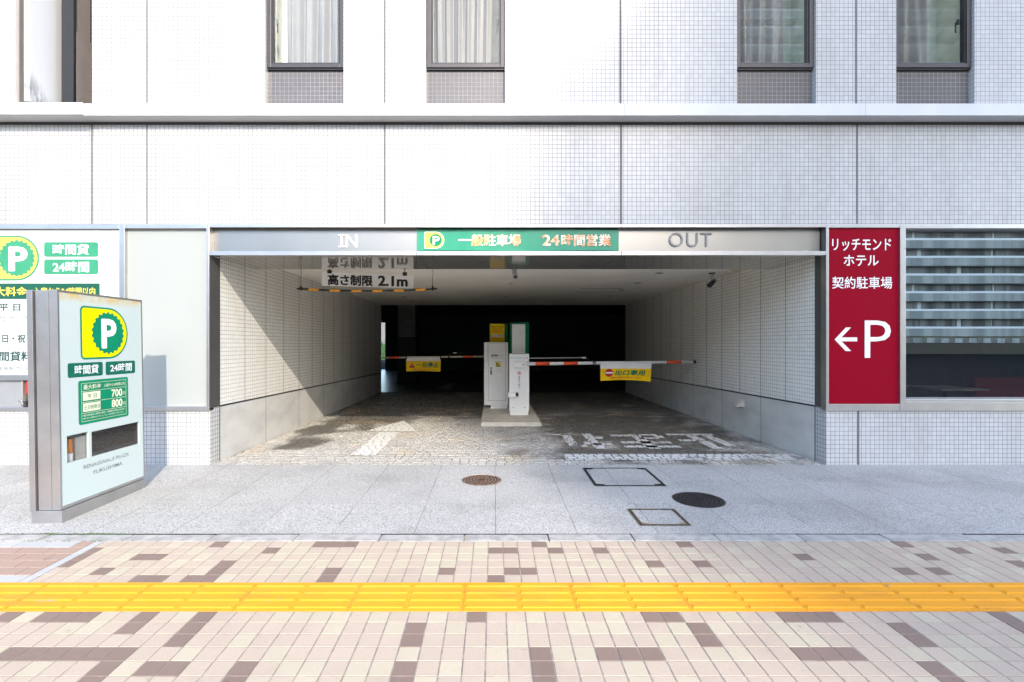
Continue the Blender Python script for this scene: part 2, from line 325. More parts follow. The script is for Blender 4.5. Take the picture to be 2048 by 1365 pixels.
# ---- flat printing: shapes and lettering gathered in one mesh, given in (u, v) metres of a plane
def text_polys(s, bold=0.0, spacing=1.0, line=1.0):
    cu = bpy.data.curves.new('t', 'FONT'); cu.body = s; cu.size = 1; cu.offset = bold; cu.resolution_u = 3
    cu.offset = min(bold, 0.014); extra = max(0.0, bold - 0.014) * 1.1
    cu.space_character = spacing; cu.space_line = line; cu.align_x = 'CENTER'; cu.fill_mode = 'FRONT'
    o = bpy.data.objects.new('t', cu); COL.objects.link(o)
    me = bpy.data.meshes.new_from_object(o.evaluated_get(bpy.context.evaluated_depsgraph_get()))
    vs = [(v.co.x, v.co.y) for v in me.vertices]; fs = [tuple(p.vertices) for p in me.polygons]
    bpy.data.objects.remove(o); bpy.data.curves.remove(cu); bpy.data.meshes.remove(me)
    if extra:                                 # heavy weight: the outline struck again a little to each side
        v0, f0, k0 = vs, fs, len(vs); vs, fs = [], []
        for dx, dy in ((0, 0), (1, 0), (-1, 0), (0, .8), (0, -.8), (.75, .6), (-.75, -.6), (.75, -.6), (-.75, .6)):
            fs += [tuple(i + len(vs) for i in f) for f in f0]; vs += [(x + dx * extra, y + dy * extra) for x, y in v0]
        return vs, fs, k0
    return vs, fs, len(vs)
class Print:
    def __init__(s, P): s.P = P; s.mb = MB()
    def poly(s, pts, m, h): s.mb.face([s.P(u, v, h) for u, v in pts], m)
    def rect(s, u0, u1, v0, v1, m, h, r=0.0, n=5):
        if not r: return s.poly([(u0, v0), (u1, v0), (u1, v1), (u0, v1)], m, h)
        pts = []
        for cx, cy, a in ((u1 - r, v0 + r, -90), (u1 - r, v1 - r, 0), (u0 + r, v1 - r, 90), (u0 + r, v0 + r, 180)):
            pts += [(cx + r * cos(radians(a + 90 * i / n)), cy + r * sin(radians(a + 90 * i / n))) for i in range(n + 1)]
        s.poly(pts, m, h)
    def text(s, t, u0, u1, v0, v1, m, h, bold=0.0, spacing=1.0, line=1.0, thick=0.0, slant=0.0):
        if v1 - v0 < .05: bold = min(bold, .014)
        vs, fs, k0 = text_polys(t, bold, spacing, line)
        if not vs: return
        xs = [v[0] for v in vs]; ys = [v[1] for v in vs]; ax, bx, ay, by = min(xs), max(xs), min(ys), max(ys)
        def Q(v, hh):
            b = (v[1] - ay) / (by - ay)
            return s.P(u0 + (u1 - u0) * (v[0] - ax) / (bx - ax) + slant * (b - 0.5), v0 + (v1 - v0) * b, hh)
        bm = s.mb.bm; mi = s.mb.mi(m); V = [bm.verts.new(Q(v, h - .00007 * (i // k0))) for i, v in enumerate(vs)]; cnt = {}
        for f in fs:
            try: bm.faces.new([V[i] for i in f]).material_index = mi
            except ValueError: continue
            for a, b in zip(f, f[1:] + f[:1]): cnt[(a, b)] = cnt.get((a, b), 0) + 1
        if thick:
            W = [bm.verts.new(Q(v, h - thick)) for v in vs]
            for (a, b) in cnt:
                if (b, a) not in cnt: bm.faces.new((V[a], W[a], W[b], V[b])).material_index = mi
    def dshape(s, u0, v0, v1, wid, m, h, r):     # rounded square whose right side is a half circle
        R = (v1 - v0) / 2; cx = u0 + wid - R; cy = (v0 + v1) / 2
        pts = [(cx + R * cos(radians(a)), cy + R * sin(radians(a))) for a in range(-90, 91, 6)]
        for ccx, ccy, a0 in ((u0 + r, v1 - r, 90), (u0 + r, v0 + r, 180)):
            pts += [(ccx + r * cos(radians(a0 + 15 * i)), ccy + r * sin(radians(a0 + 15 * i))) for i in range(7)]
        s.poly(pts, m, h)
    def gear(s, cx, cy, R, m, h, teeth=22):
        pts = []
        for i in range(teeth):
            a = 2 * pi * i / teeth; st = 2 * pi / teeth
            for t, rr in ((0.0, 0.93), (0.2, 0.94), (0.28, 1.0), (0.72, 1.0), (0.8, 0.94)):
                pts.append((cx + R * rr * cos(a + st * t), cy + R * rr * sin(a + st * t)))
        s.poly(pts, m, h)
    def disc(s, cx, cy, R, m, h, n=32): s.poly([(cx + R * cos(2 * pi * i / n), cy + R * sin(2 * pi * i / n)) for i in range(n)], m, h)
    def build(s, name, parent): return s.mb.build(name, parent, recalc=False)
def emblem(p, u0, v0, v1, wid, g, y, wh, h0, dh, gearR, gc, pbox, bold=0.03):
    t = (v1 - v0) * 0.035
    p.dshape(u0, v0, v1, wid, g, h0, (v1 - v0) * 0.09); p.dshape(u0 + t, v0 + t, v1 - t, wid - 2 * t, y, h0 + dh, (v1 - v0) * 0.06)
    p.gear(gc[0], gc[1], gearR, g, h0 + 2 * dh); p.text('P', *pbox, wh, h0 + 3 * dh, bold)
def facadeP(Yp): return lambda u, v, h: (u, Yp - h, v)

# ------------------------------------------------------------------ the ground
XA, XB = -9.0, 11.0
mb = MB(); mb.face([(-400, -400, -0.35), (400, -400, -0.35), (400, 400, -0.35), (-400, 400, -0.35)], M['asphalt']); struct(mb.build('ground'))
mb = MB(); mb.box(-60, 60, -3.1, -2.9, -0.34, ground(-2.9), M['kerb'], 0.02); struct(mb.build('street_kerb'))
# granite forecourt
mb = MB()
for y0, y1 in ((3.668, 5.70),):
    mb.face([(-60, y0, ground(y0)), (60, y0, ground(y0)), (60, 5.666, 0), (-60, 5.666, 0)], M['granite'])
struct(mb.build('granite_pavement'))
# kerb stones between forecourt and pavement
mb = MB(); x = -9.3; i = 0
while x < 9.3:
    wd = 0.606; j = random.uniform(-.003, .003)
    mb.box(x + 0.004, x + wd - 0.004, 3.540, 3.660, -0.12, ground(3.6) + 0.001 + j, M['kerb'], 0.004); x += wd
mb.face([(-60, 3.534, ground(3.534) - 0.012), (60, 3.534, ground(3.534) - 0.012), (60, 3.668, ground(3.668) - 0.012), (-60, 3.668, ground(3.668) - 0.012)], M['sand'])
struct(mb.build('kerb_strip'))

# square clay paving, every tile with its chamfer, brown ones where the photo has them
PX, OX = 0.1013, 0.065
UP = [2.944 + 0.0983 * i for i in range(7)]                     # six rows between the tactile strip and the kerb
LO = [2.643 - 0.1 * i for i in range(60)]
dark = set()
def pick(row, crop, pts, lower):
    ox, sc = crop
    for px in pts:
        y = (UP[5 - row] + UP[6 - row]) / 2 if not lower else (LO[row] + LO[row + 1]) / 2
        dark.add((lower, row, math.floor((fx(ox + px / sc, y) - OX) / PX)))
c1, c2, c3, c4 = (1500, 3.737), (0, 4), (512, 4), (1024, 4)
for r, c, l in ((0, c2, (1770,)), (1, c2, (760,)), (2, c2, (680, 1140, 1265)), (3, c2, (560, 1815)), (4, c2, (825, 1745)), (5, c2, (1130, 1270, 1535, 1680)),
                (0, c3, (530, 640, 760)), (1, c3, (130, 1920, 2035)), (4, c3, (610, 1525, 2040)), (5, c3, (570, 1915)), (0, c4, (212, 1363)), (1, c4, (342, 697)), (3, c4, (1128, 1505)), (4, c4, (128,)),
                (0, c1, (1110,)), (1, c1, (1510, 1950)), (2, c1, (370, 1275)), (3, c1, (1960,)), (4, c1, (1125, 1370))): pick(r, c, l, False)
for r, c, l in ((0, c2, (95, 380, 535, 690, 1155, 1625)), (1, c2, (1045, 1535)), (2, c2, (1430,)), (3, c2, (120, 270, 440, 620, 790, 960)), (4, c2, (840, 1205, 1380, 1945)), (5, c2, (735, 1890)),
                (0, c3, (1760,)), (1, c3, (1265,)), (2, c3, (1245,)), (4, c3, (1185,)), (5, c3, (1160,)), (0, c4, (1120, 1263)), (1, c4, (1485,)), (2, c4, (1550,)), (3, c4, (220, 745, 920, 1100)), (4, c4, (240,)), (5, c4, (250,)),
                (0, c1, (270, 415, 560, 1960)), (1, c1, (1110, 2045)), (2, c1, (1240,)), (3, c1, (390, 550, 700)), (4, c1, (1340,)), (5, c1, (1470,))): pick(r, c, l, True)
class Pavers:
    def __init__(s): s.v = []; s.f = []; s.mi = []; s.uv = []
    def add(s, x0, x1, y0, y1, zf, m, ch=0.002, drop=0.006, jit=0.0006):
        z = [zf(x, y) + random.uniform(-jit, jit) for x, y in ((x0, y0), (x1, y0), (x1, y1), (x0, y1))]
        b = len(s.v); r = (random.random() * 97, random.random() * 97)
        s.v += [(x0, y0, z[0] - drop), (x1, y0, z[1] - drop), (x1, y1, z[2] - drop), (x0, y1, z[3] - drop)]
        s.v += [(x0 + ch, y0 + ch, z[0]), (x1 - ch, y0 + ch, z[1]), (x1 - ch, y1 - ch, z[2]), (x0 + ch, y1 - ch, z[3])]
        for q in ((4, 5, 6, 7), (0, 1, 5, 4), (1, 2, 6, 5), (2, 3, 7, 6), (3, 0, 4, 7)):
            s.f.append(tuple(b + i for i in q)); s.mi.append(m); s.uv += [r] * 4
    def quad(s, pts, m):
        b = len(s.v); s.v += pts; s.f.append(tuple(range(b, b + 4))); s.mi.append(m); s.uv += [(0, 0)] * 4
    def build(s, name, mats):
        me = bpy.data.meshes.new(name); me.from_pydata(s.v, [], s.f); me.polygons.foreach_set('material_index', s.mi)
        L = me.uv_layers.new(name='UVMap'); L.data.foreach_set('uv', [c for p in s.uv for c in p])
        for m in mats: me.materials.append(m)
        me.update(); o = bpy.data.objects.new(name, me); COL.objects.link(o); return struct(o)
gz = lambda x, y: ground(y)
pv = Pavers(); j = 0.0021
def strip_base(y0, y1, xa, xb, dz): pv.quad([(xa, y0, ground(y0) - dz), (xb, y0, ground(y0) - dz), (xb, y1, ground(y1) - dz), (xa, y1, ground(y1) - dz)], 3)
EDGE = -2.745
for row in range(6):
    y0, y1 = UP[5 - row], UP[6 - row]
    for c in range(-100, 100):
        x0 = OX + PX * c; x1 = x0 + PX
        if x1 < EDGE + 0.03: continue
        x0 = max(x0, EDGE)
        m = 2 if (False, row, c) in dark else random.choice((0, 0, 0, 1))
        if abs(x0) > 6.5 and random.random() < .12: m = 2
        pv.add(x0 + j, x1 - j, y0 + j, y1 - j, gz, m)
for row in range(55):
    y0, y1 = LO[row + 1], LO[row]
    for c in range(-70, 72):
        x0 = OX + PX * c; x1 = x0 + PX
        m = 2 if (True, row, c) in dark else random.choice((0, 0, 0, 1))
        if row > 6 and random.random() < .12: m = 2
        pv.add(x0 + j, x1 - j, y0 + j, y1 - j, gz, m)
strip_base(2.944, 3.534, EDGE, 60, 0.0028); strip_base(-2.9, 2.643, -60, 60, 0.0028); strip_base(2.643, 2.944, -60, 60, 0.0028); strip_base(2.944, 3.534, -60, EDGE, 0.0038)
pv.build('pavement', [M['cream1'], M['cream2'], M['brown'], M['grout']])
# terracotta block paving in front of the neighbouring plot, with its pale edging
pv = Pavers()
for c in range(6): pv.add(EDGE - 0.062, EDGE - 0.006, 2.946 + 0.098 * c, 2.946 + 0.098 * (c + 1) - (0.002 if c == 5 else 0.0), gz, 1, 0.002, 0.006, 0.0003)
for row in range(6):
    y0 = 2.944 + 0.0983 * row; x1 = EDGE - 0.068; first = True
    while x1 > -9:
        wd = 0.1 if first and row % 2 else 0.2; first = False
        m = 1 if row in (0,) or (row == 5 and x1 < EDGE - 0.12) else 0
        pv.add(x1 - wd + 0.002, x1 - 0.002, y0 + 0.002, y0 + 0.0983 - 0.002, gz, m, 0.003, 0.007); x1 -= wd
pv.build('brick_pavement', [M['brick'], M['palebrick']])

# yellow tactile strip: 30 cm plates with four bars each
mb = MB(); X0T = -0.165; pitch = 0.3045
def tz(y): return ground(y)
for i in range(-30, 31):
    x0 = X0T + pitch * i; x1 = x0 + pitch; g = 0.0022 if i % 2 == 0 else 0.0
    a, b = 2.6445, 2.9425
    mb.face([(x0 + g, a, tz(a) + 0.003), (x1, a, tz(a) + 0.003), (x1, b, tz(b) + 0.003), (x0 + g, b, tz(b) + 0.003)], M['tactile'])
    for f in ((x0 + g, a, x1, a), (x1, b, x0 + g, b)): mb.face([(f[0], f[1], tz(f[1]) - 0.004), (f[2], f[3], tz(f[3]) - 0.004), (f[2], f[3], tz(f[3]) + 0.003), (f[0], f[1], tz(f[1]) + 0.003)], M['tactile'])
    for q in range(4):
        yc = 2.6445 + 0.037 + 0.0747 * q; hw = 0.0165
        sec = [(-hw, 0.0032), (-hw + 0.003, 0.0082), (-hw + 0.007, 0.0096), (hw - 0.007, 0.0096), (hw - 0.003, 0.0082), (hw, 0.0032)]
        A = [mb.bm.verts.new((x0 + 0.012 + (0.005 if 0 < n < 5 else 0), yc + u, tz(yc) + v)) for n, (u, v) in enumerate(sec)]
        B = [mb.bm.verts.new((x1 - 0.012 - (0.005 if 0 < n < 5 else 0), yc + u, tz(yc) + v)) for n, (u, v) in enumerate(sec)]
        mi = mb.mi(M['tactile'])
        for n in range(5): mb.bm.faces.new((A[n], A[n + 1], B[n + 1], B[n])).material_index = mi
        mb.bm.faces.new(A[::-1]).material_index = mi; mb.bm.faces.new(B).material_index = mi
struct(mb.build('tactile_path'))

# driveway of small granite setts
XL, XR, YD, YE = -3.21, 3.77, 5.86, 14.3
rows = []; y = 5.668
while y < YE:
    d = random.uniform(0.088, 0.102); st = []; x = XL - random.uniform(0, .1)
    while x < XR:
        wd = random.uniform(0.085, 0.125); a, b = max(x, XL + .002), min(x + wd, XR - .002)
        if b - a > .03: st.append((a, b))
        x += wd
    rows.append((y, min(y + d, YE), st)); y += d
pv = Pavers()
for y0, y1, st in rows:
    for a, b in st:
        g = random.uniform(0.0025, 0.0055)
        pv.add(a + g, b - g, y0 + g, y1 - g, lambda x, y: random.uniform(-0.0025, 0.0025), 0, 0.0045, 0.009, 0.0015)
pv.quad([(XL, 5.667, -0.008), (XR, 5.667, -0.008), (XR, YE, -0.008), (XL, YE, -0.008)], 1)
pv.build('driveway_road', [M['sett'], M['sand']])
def painted(name, rects, mat, gap=0.008):
    mb = MB()
    for (u0, u1, v0, v1) in rects:
        for y0, y1, st in rows:
            if y1 < v0 or y0 > v1: continue
            for a, b in st:
                X0, X1, Y0, Y1 = max(a + gap, u0), min(b - gap, u1), max(y0 + gap, v0), min(y1 - gap, v1)
                if X1 - X0 > .012 and Y1 - Y0 > .012: mb.face([(X0, Y0, 0.0068), (X1, Y0, 0.0068), (X1, Y1, 0.0068), (X0, Y1, 0.0068)], mat)
    return struct(mb.build(name))
ax = -1.60; arrow = [(ax - .16, ax + .15, 6.13, 7.75)]
for y0, y1, st in rows:
    if 7.75 <= y0 < 8.9:
        hw = 0.42 * (8.85 - y0) / 1.1
        arrow.append((ax - hw, ax + hw, y0, y1))
painted('road_marking', arrow, M['paint'], 0.006)
painted('road_marking', [(0.86, 3.72, 5.885, 6.19)], M['wornpaint'])
def glyph(strokes, u_right, wd): return [(u_right - b * wd, u_right - a * wd, 7.60 - d * 1.10, 7.60 - c * 1.10) for a, b, c, d in strokes]
TO = [(0, 1, 0, .12), (.44, .64, .1, 1), (.1, .3, .1, .85), (.6, .97, .42, .55)]
MA = [(.05, .97, .80, .93), (.08, .94, .55, .68), (.42, .61, .05, 1), (.08, .5, .03, .15), (.03, .19, .15, .32), (.17, .5, .28, .4), (.6, .97, .08, .2)]
RE = [(.2, .39, 0, 1), (.02, .36, .66, .78), (.03, .2, .22, .4), (.38, .52, .58, .75), (.5, .66, .75, .88), (.64, .82, .1, .85), (.8, 1, .02, .14)]
painted('road_marking', glyph(TO, 3.32, .72) + glyph(MA, 2.52, .80) + glyph(RE, 1.62, .74), M['wornpaint'], 0.006)
# floor of the hall beyond the passage
mb = MB(); mb.face([(-16, YE, -0.004), (12, YE, -0.004), (12, 27, -0.004), (-16, 27, -0.004)], M['hallfloor'])
mb.face([(-40, 27, -0.004), (12, 27, -0.004), (12, 60, -0.004), (-40, 60, -0.004)], M['asphalt']); struct(mb.build('parking_floor'))
mb = MB()
for pts in ([(-1.75, 15.3), (-1.35, 15.3), (-1.3, 17.6), (-1.62, 17.6)], [(-.5, 20), (.9, 20), (.9, 20.12), (-.5, 20.12)], [(-4.2, 19.2), (-3.1, 19.2), (-3.1, 19.32), (-4.2, 19.32)],
            [(-4.3, 21.3), (-3.2, 21.3), (-3.2, 21.45), (-4.3, 21.45)], [(-3.7, 19.5), (-3.5, 19.5), (-3.5, 21.2), (-3.7, 21.2)]):
    mb.face([(*p, 0.001) for p in pts], M['dimpaint'])
struct(mb.build('road_marking'))

# ------------------------------------------------------------------ the hotel building
B = thing('hotel_building', 'white mosaic tiled building with a drive-in passage to its car park', 'building', (0.28, YF, 0))
SOF, CEI = 2.372, 2.50
mb = MB(); P = lambda u, v, d: (u, YF + d, v)
ZF0, ZF1 = fz(822), fz(449)                         # bottom and top of the metal-framed band
XU = fx(184)
wins = [(fx(530.5), fx(687)), (fx(852), fx(1010)), (fx(1474), fx(1632)), (fx(1792.5), fx(1949))]
ZW0 = 4.055; ZWT = 6.30; ZS = fz(134.5)
holes = [(a, b, ZW0, ZWT) for a, b in wins]
mb2 = mb
for (a, b) in ((XA, XL), (XR, XB)): mb.face([P(a, -0.1, 0), P(b, -0.1, 0), P(b, ZF0, 0), P(a, ZF0, 0)], M['tile'])
mb.face([P(XA, ZF1, 0), P(XB, ZF1, 0), P(XB, 3.90, 0), P(XA, 3.90, 0)], M['tile'])
mb.face([P(XA, ZF1, 0), P(XB, ZF1, 0), P(XB, ZF1, .3), P(XA, ZF1, .3)], M['tile'])
holes_wall(mb, XU, XB, 4.0, 7.2, holes, P, 0.071, M['tile'])
mb.face([P(XU, 4.0, 0), P(XU, 7.2, 0), P(XU, 7.2, .9), P(XU, 4.0, .9)], M['taupe'])
for X in (XL, XR): mb.face([(X, YF, -0.1), (X, YD, -0.1), (X, YD, 0.64), (X, YF, 0.64)], M['tile'])
for a, b in ((XA, XA), (XB, XB)): mb.face([(a, YF, -0.1), (a, YF + 9, -0.1), (a, YF + 9, 7.2), (a, YF, 7.2)], M['tile'])
mb.face([(XA, YF, 7.2), (XB, YF, 7.2), (XB, 27, 7.2), (XA, 27, 7.2)], M['ledge'])
mb.build('tiled_wall', B)
for a, b in wins:
    mb = MB(); mb.face([(a, YF + .071, ZW0), (b, YF + .071, ZW0), (b, YF + .071, ZS), (a, YF + .071, ZS)], M['tilegrey']); mb.build('taupe_tile_panel', B)
# expansion joints of the facade
for x, z0, z1, wd in ((294, ZF1 + .004, 3.88, .016), (294, 4.03, 7.2, .016), (184, ZF1 + .004, 3.88, .02), (769.5, ZF1 + .004, 3.88, .02), (769.5, 4.03, 7.2, .018), (1242, ZF1 + .004, 3.88, .022), (1241, 4.03, 7.2, .022),
                      (1714, ZF1 + .004, 3.88, .022), (1712, 4.03, 7.2, .022), (1716.5, -.02, ZF0 - .004, .022), (2190, ZF1 + .004, 3.88, .02), (2190, 4.03, 7.2, .02)):
    mb = MB(); mb.box(fx(x) - wd / 2, fx(x) + wd / 2, YF - .002, YF + .01, z0, z1, M['joint']); mb.build('expansion_joint', B)
# ledge: white metal sill band
mb = MB(); zb = 3.886; fr = 5.516
for a, b, y0 in ((XA, fx(164.5, 5.49), 5.49), (fx(164.5, 5.49) + .004, fx(769), fr), (fx(769.6), fx(1241), fr), (fx(1241.6), fx(1731, fr), fr), (fx(1731.6, fr), XB, fr)):
    prof = [(y0, zb + .005), (y0, zb + .135), (YF + .05, zb + .15), (YF + .05, zb - .012), (YF - .02, zb - .012), (YF - .02, zb), (y0 + .018, zb), (y0 + .018, zb + .005)]
    mb.prism(prof, 'x', a, b, M['ledge'])
mb.build('ledge', B)
mb = MB(); mb.box(XA, XB, YF - .022, YF - .001, zb - .034, zb - .0125, M['jointdark']); mb.build('shadow_gap', B)
# the recessed bay at upper left
mb = MB(); y1 = 5.49
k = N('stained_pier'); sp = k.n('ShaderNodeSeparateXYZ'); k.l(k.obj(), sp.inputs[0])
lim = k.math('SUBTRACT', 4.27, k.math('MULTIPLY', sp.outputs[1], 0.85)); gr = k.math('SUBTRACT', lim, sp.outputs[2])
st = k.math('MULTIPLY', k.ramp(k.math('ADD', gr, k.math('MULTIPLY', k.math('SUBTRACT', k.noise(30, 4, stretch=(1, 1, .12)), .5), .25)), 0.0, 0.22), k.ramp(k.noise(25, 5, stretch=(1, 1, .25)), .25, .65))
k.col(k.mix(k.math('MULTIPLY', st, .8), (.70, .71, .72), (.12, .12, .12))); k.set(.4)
mb.box(fx(48, y1), fx(60, y1), y1, 5.99, 4.035, 7.2, k.m); mb.build('white_pier', B)
mb = MB(); mb.box(XA, fx(30, 5.56), 5.56, 5.60, 4.03, 7.2, M['white']); mb.build('white_panel', B)
mb = MB(); mb.box(XA, fx(31.5, 5.56), 5.602, 5.75, 4.03, 7.2, M['taupe']); mb.box(fx(47, 5.75), fx(48, y1) - .003, 5.7, 5.76, 4.03, 7.2, M['jointdark']); mb.build('taupe_return', B)
mb = MB(); mb.box(XA, XU - .002, 6.02, 6.06, 4.0, 7.2, M['darkglass']); mb.build('dark_glazing', B)
mb = MB(); xq = fx(153, 5.80); mb.box(xq - .10, xq, 5.80, 6.015, 4.03, fz(75, 5.9), M['taupe']); mb.box(xq - .11, xq - .012, 5.80, 6.015, fz(75, 5.9) + .004, 7.2, M['taupe'])
mb.build('taupe_fin', B)
mb = MB(); mb.box(xq - .14, xq - .001, 5.76, 5.798, 4.03, 7.2, M['black']); mb.build('black_trim', B)
# the four windows with curtains
def window(a, b, hside, strip, folds, seed):
    rnd = random.Random(seed); yg = YF + .095
    mb = MB(); f = .048; z0, z1 = ZS + .012, ZWT - .004
    for x0, x1, q0, q1 in ((a + .004, a + .004 + f, z0, z1), (b - .004 - f, b - .004, z0, z1), (a + .004 + f, b - .004 - f, z0, z0 + f), (a + .004 + f, b - .004 - f, z1 - f, z1)):
        mb.box(x0, x1, YF + .03, YF + .11, q0, q1, M['frame'], .004)
    W = mb.build('window', B)
    mb = MB(); mb.box(a + .002, b - .002, YF + .045, YF + .12, ZS - .006, ZS + .009, M['black']); mb.build('sill', W)
    mb = MB(); i0, i1 = a + .052, b - .052
    for x0, x1, q0, q1 in ((i0, i0 + .018, z0 + f, z1 - f), (i1 - .018, i1, z0 + f, z1 - f), (i0 + .018, i1 - .018, z0 + f, z0 + f + .018), (i0 + .018, i1 - .018, z1 - f - .018, z1 - f)):
        mb.box(x0 + .0005, x1 - .0005, YF + .05, YF + .105, q0, q1, M['black'])
    mb.build('sash', W)
    mb = MB(); mb.face([(i0 + .017, yg, z0 + f + .017), (i1 - .017, yg, z0 + f + .017), (i1 - .017, yg, z1 - f - .017), (i0 + .017, yg, z1 - f - .017)], M['pane']); mb.build('pane', W)
    # sheer curtain with hanging folds
    c0, c1 = (i0 + strip[0] * (i1 - i0), i0 + strip[1] * (i1 - i0)); n, mz = 150, 14; bm = bmesh.new(); g = []
    ph = [rnd.uniform(0, 6.28) for _ in range(6)]
    for kx in range(n + 1):
        t = kx / n; col = []
        for kz in range(mz + 1):
            s_ = kz / mz; zz = z0 - .05 + (z1 - z0 + .1) * s_
            wv = .050 * sin(2 * pi * folds * t + ph[0] + 1.1 * sin(3 * t + 1.7 * s_ + ph[1])) + .014 * sin(2 * pi * folds * 2.3 * t + ph[2] + .9 * s_) + .012 * sin(2 * pi * folds * .45 * t + ph[3] - 1.5 * s_)
            col.append(bm.verts.new((c0 + (c1 - c0) * t + .02 * sin(2.1 * s_ + ph[4] + 3 * t), yg + .13 + wv, zz)))
        g.append(col)
    for kx in range(n):
        for kz in range(mz): bm.faces.new((g[kx][kz], g[kx + 1][kz], g[kx + 1][kz + 1], g[kx][kz + 1])).smooth = True
    cb = MB(); cb.bm.free(); cb.bm = bm; cb.mats = [M['curtain']]; cb.build('curtain', W, recalc=False)
    mb = MB(); mb.face([(a - .25, yg + .42, 4.2), (b + .25, yg + .42, 4.2), (b + .25, yg + .42, 6.6), (a - .25, yg + .42, 6.6)], M['room'])
    for X in (a - .02, b + .02): mb.face([(X, YF + .12, 4.2), (X, yg + .42, 4.2), (X, yg + .42, 6.6), (X, YF + .12, 6.6)], M['room'])
    mb.face([(a - .25, YF + .12, 6.6), (b + .25, YF + .12, 6.6), (b + .25, yg + .42, 6.6), (a - .25, yg + .42, 6.6)], M['room'])
    mb.face([(a - .25, YF + .12, ZS - .05), (b + .25, YF + .12, ZS - .05), (b + .25, yg + .42, ZS - .05), (a - .25, yg + .42, ZS - .05)], M['room']); mb.build('room_lining', W)
    hx = i0 + .03 if hside < 0 else i1 - .03; zc = 5.09
    mb = MB(); mb.box(hx - .012, hx + .012, yg + .012, yg + .03, zc - .03, zc + .03, M['black'], .004); mb.tube((hx, yg + .03, zc), (hx, yg + .05, zc), .008, M['black'])
    mb.tube((hx - .003, yg + .045, zc + .01), (hx - .003, yg + .045, zc - .11), .008, M['black']); mb.build('handle', W)
    return W
window(*wins[0], -1, (.14, 1.0), 4.2, 3); window(*wins[1], 1, (.05, .86), 5.6, 11); window(*wins[2], -1, (.02, .76), 3.4, 23); window(*wins[3], 1, (.02, .62), 2.6, 37)

# metal frame band with milky glass and display window
mb = MB(); yb = 5.645
def bar(x0, x1, z0, z1, y0=yb, y1=5.735): mb.box(x0, x1, y0, y1, z0, z1, M['alu'], .003)
zt0 = fz(458); 
bar(fx(252.5), fx(415) - .002, zt0, ZF1 - .004)            # top rail over the milky pane
bar(fx(241), fx(252), ZF0, ZF1 - .003, yb - .003); bar(fx(415), XL, ZF0, ZF1 - .003, yb - .003)
bar(fx(252.5), fx(415) - .002, ZF0, fz(813))
FRm = mb.build('window_frame', B)
mb = MB(); mb.face([(fx(252), 5.69, fz(814)), (fx(415), 5.69, fz(814)), (fx(415), 5.69, zt0 + .01), (fx(252), 5.69, zt0 + .01)], M['milky']); mb.build('milky_pane', FRm)
mb = MB(); mb.face([(XA, 5.76, ZF0), (XL, 5.76, ZF0), (XL, 5.76, ZF1), (XA, 5.76, ZF1)], M['hallwall'])
mb.face([(XA, YF, ZF0), (XL, YF, ZF0), (XL, 5.76, ZF0), (XA, 5.76, ZF0)], M['alu']); mb.build('backing_wall', B)
mb = MB()
XWR = 7.55
bar(XR - .015, fx(1655), ZF0, ZF1 - .003, yb - .003)
bar(fx(1797.5), fx(1808.5), ZF0, ZF1 - .003, yb - .003); bar(fx(1809), XWR, zt0, ZF1 - .004); bar(fx(1809), XWR, ZF0, fz(804)); bar(fx(1809), XWR, fz(803.6), fz(799), yb + .025)
bar(XWR + .002, XWR + .07, ZF0, ZF1 - .003, yb - .003); bar(XWR + .072, XB, zt0, ZF1 - .004); bar(XWR + .072, XB, ZF0, fz(804))
DW = mb.build('display_window', B)
mb = MB()
for a, b in ((fx(1808), XWR + .01), (XWR + .06, XB)): mb.face([(a, 5.70, fz(805)), (b, 5.70, fz(805)), (b, 5.70, zt0 + .01), (a, 5.70, zt0 + .01)], M['shopglass'])
mb.build('pane', DW)
dwall = plain('restaurant_wall', (0.16, 0.11, 0.06), 0.6); dfloor = plain('restaurant_floor', (0.16, 0.10, 0.05), 0.4)
mb = MB(); r0, r1 = fx(1797), XB - .01
mb.face([(r0, 9.6, .12), (r1, 9.6, .12), (r1, 9.6, 2.9), (r0, 9.6, 2.9)], dwall)
for X in (r0 + .004, r1): mb.face([(X, 5.74, .12), (X, 9.6, .12), (X, 9.6, 2.9), (X, 5.74, 2.9)], dwall)
mb.face([(r0, 5.74, 2.9), (r1, 5.74, 2.9), (r1, 9.6, 2.9), (r0, 9.6, 2.9)], dwall); mb.face([(r0, 5.74, .12), (r1, 5.74, .12), (r1, 9.6, .12), (r0, 9.6, .12)], dfloor)
mb.face([(r0, 5.76, .12), (r1, 5.76, .12), (r1, 5.76, ZF0), (r0, 5.76, ZF0)], dwall)
mb.build('restaurant_room', B)
mb = MB(); mb.box(fx(1812), XWR, 5.80, 5.815, 2.56, 2.70, plain('valance_cloth', (0.35, 0.36, 0.34), .8)); mb.build('valance', DW)

# passage: linings, walls, plinths, soffit, ceiling
for X, s in ((XL, 1), (XR, -1)): mb = MB(); mb.box(min(X - .0, X + s * .006), max(X, X + s * .006), YF - .02, YD, .648, SOF - .002, M['lining']); mb.build('metal_lining', B)
mb = MB(); sm = M['soffit']
mb.face([(XL, 5.69, SOF), (XR, 5.69, SOF), (XR, YD - .003, SOF), (XL, YD - .003, SOF)], sm)
xs = [XL, -.86, 1.43, XR]
for a, b in zip(xs[:-1], xs[1:]): mb.face([(a + .002, YD + .003, SOF), (b - .002, YD + .003, SOF), (b - .002, 6.70, SOF), (a + .002, 6.70, SOF)], sm)
mb.face([(XL, 5.69, SOF + .004), (XR, 5.69, SOF + .004), (XR, 6.70, SOF + .004), (XL, 6.70, SOF + .004)], M['jointdark'])
mb.face([(XL, 6.70, SOF), (XR, 6.70, SOF), (XR, 6.70, CEI + .1), (XL, 6.70, CEI + .1)], M['ceil'])
mb.build('soffit', B)
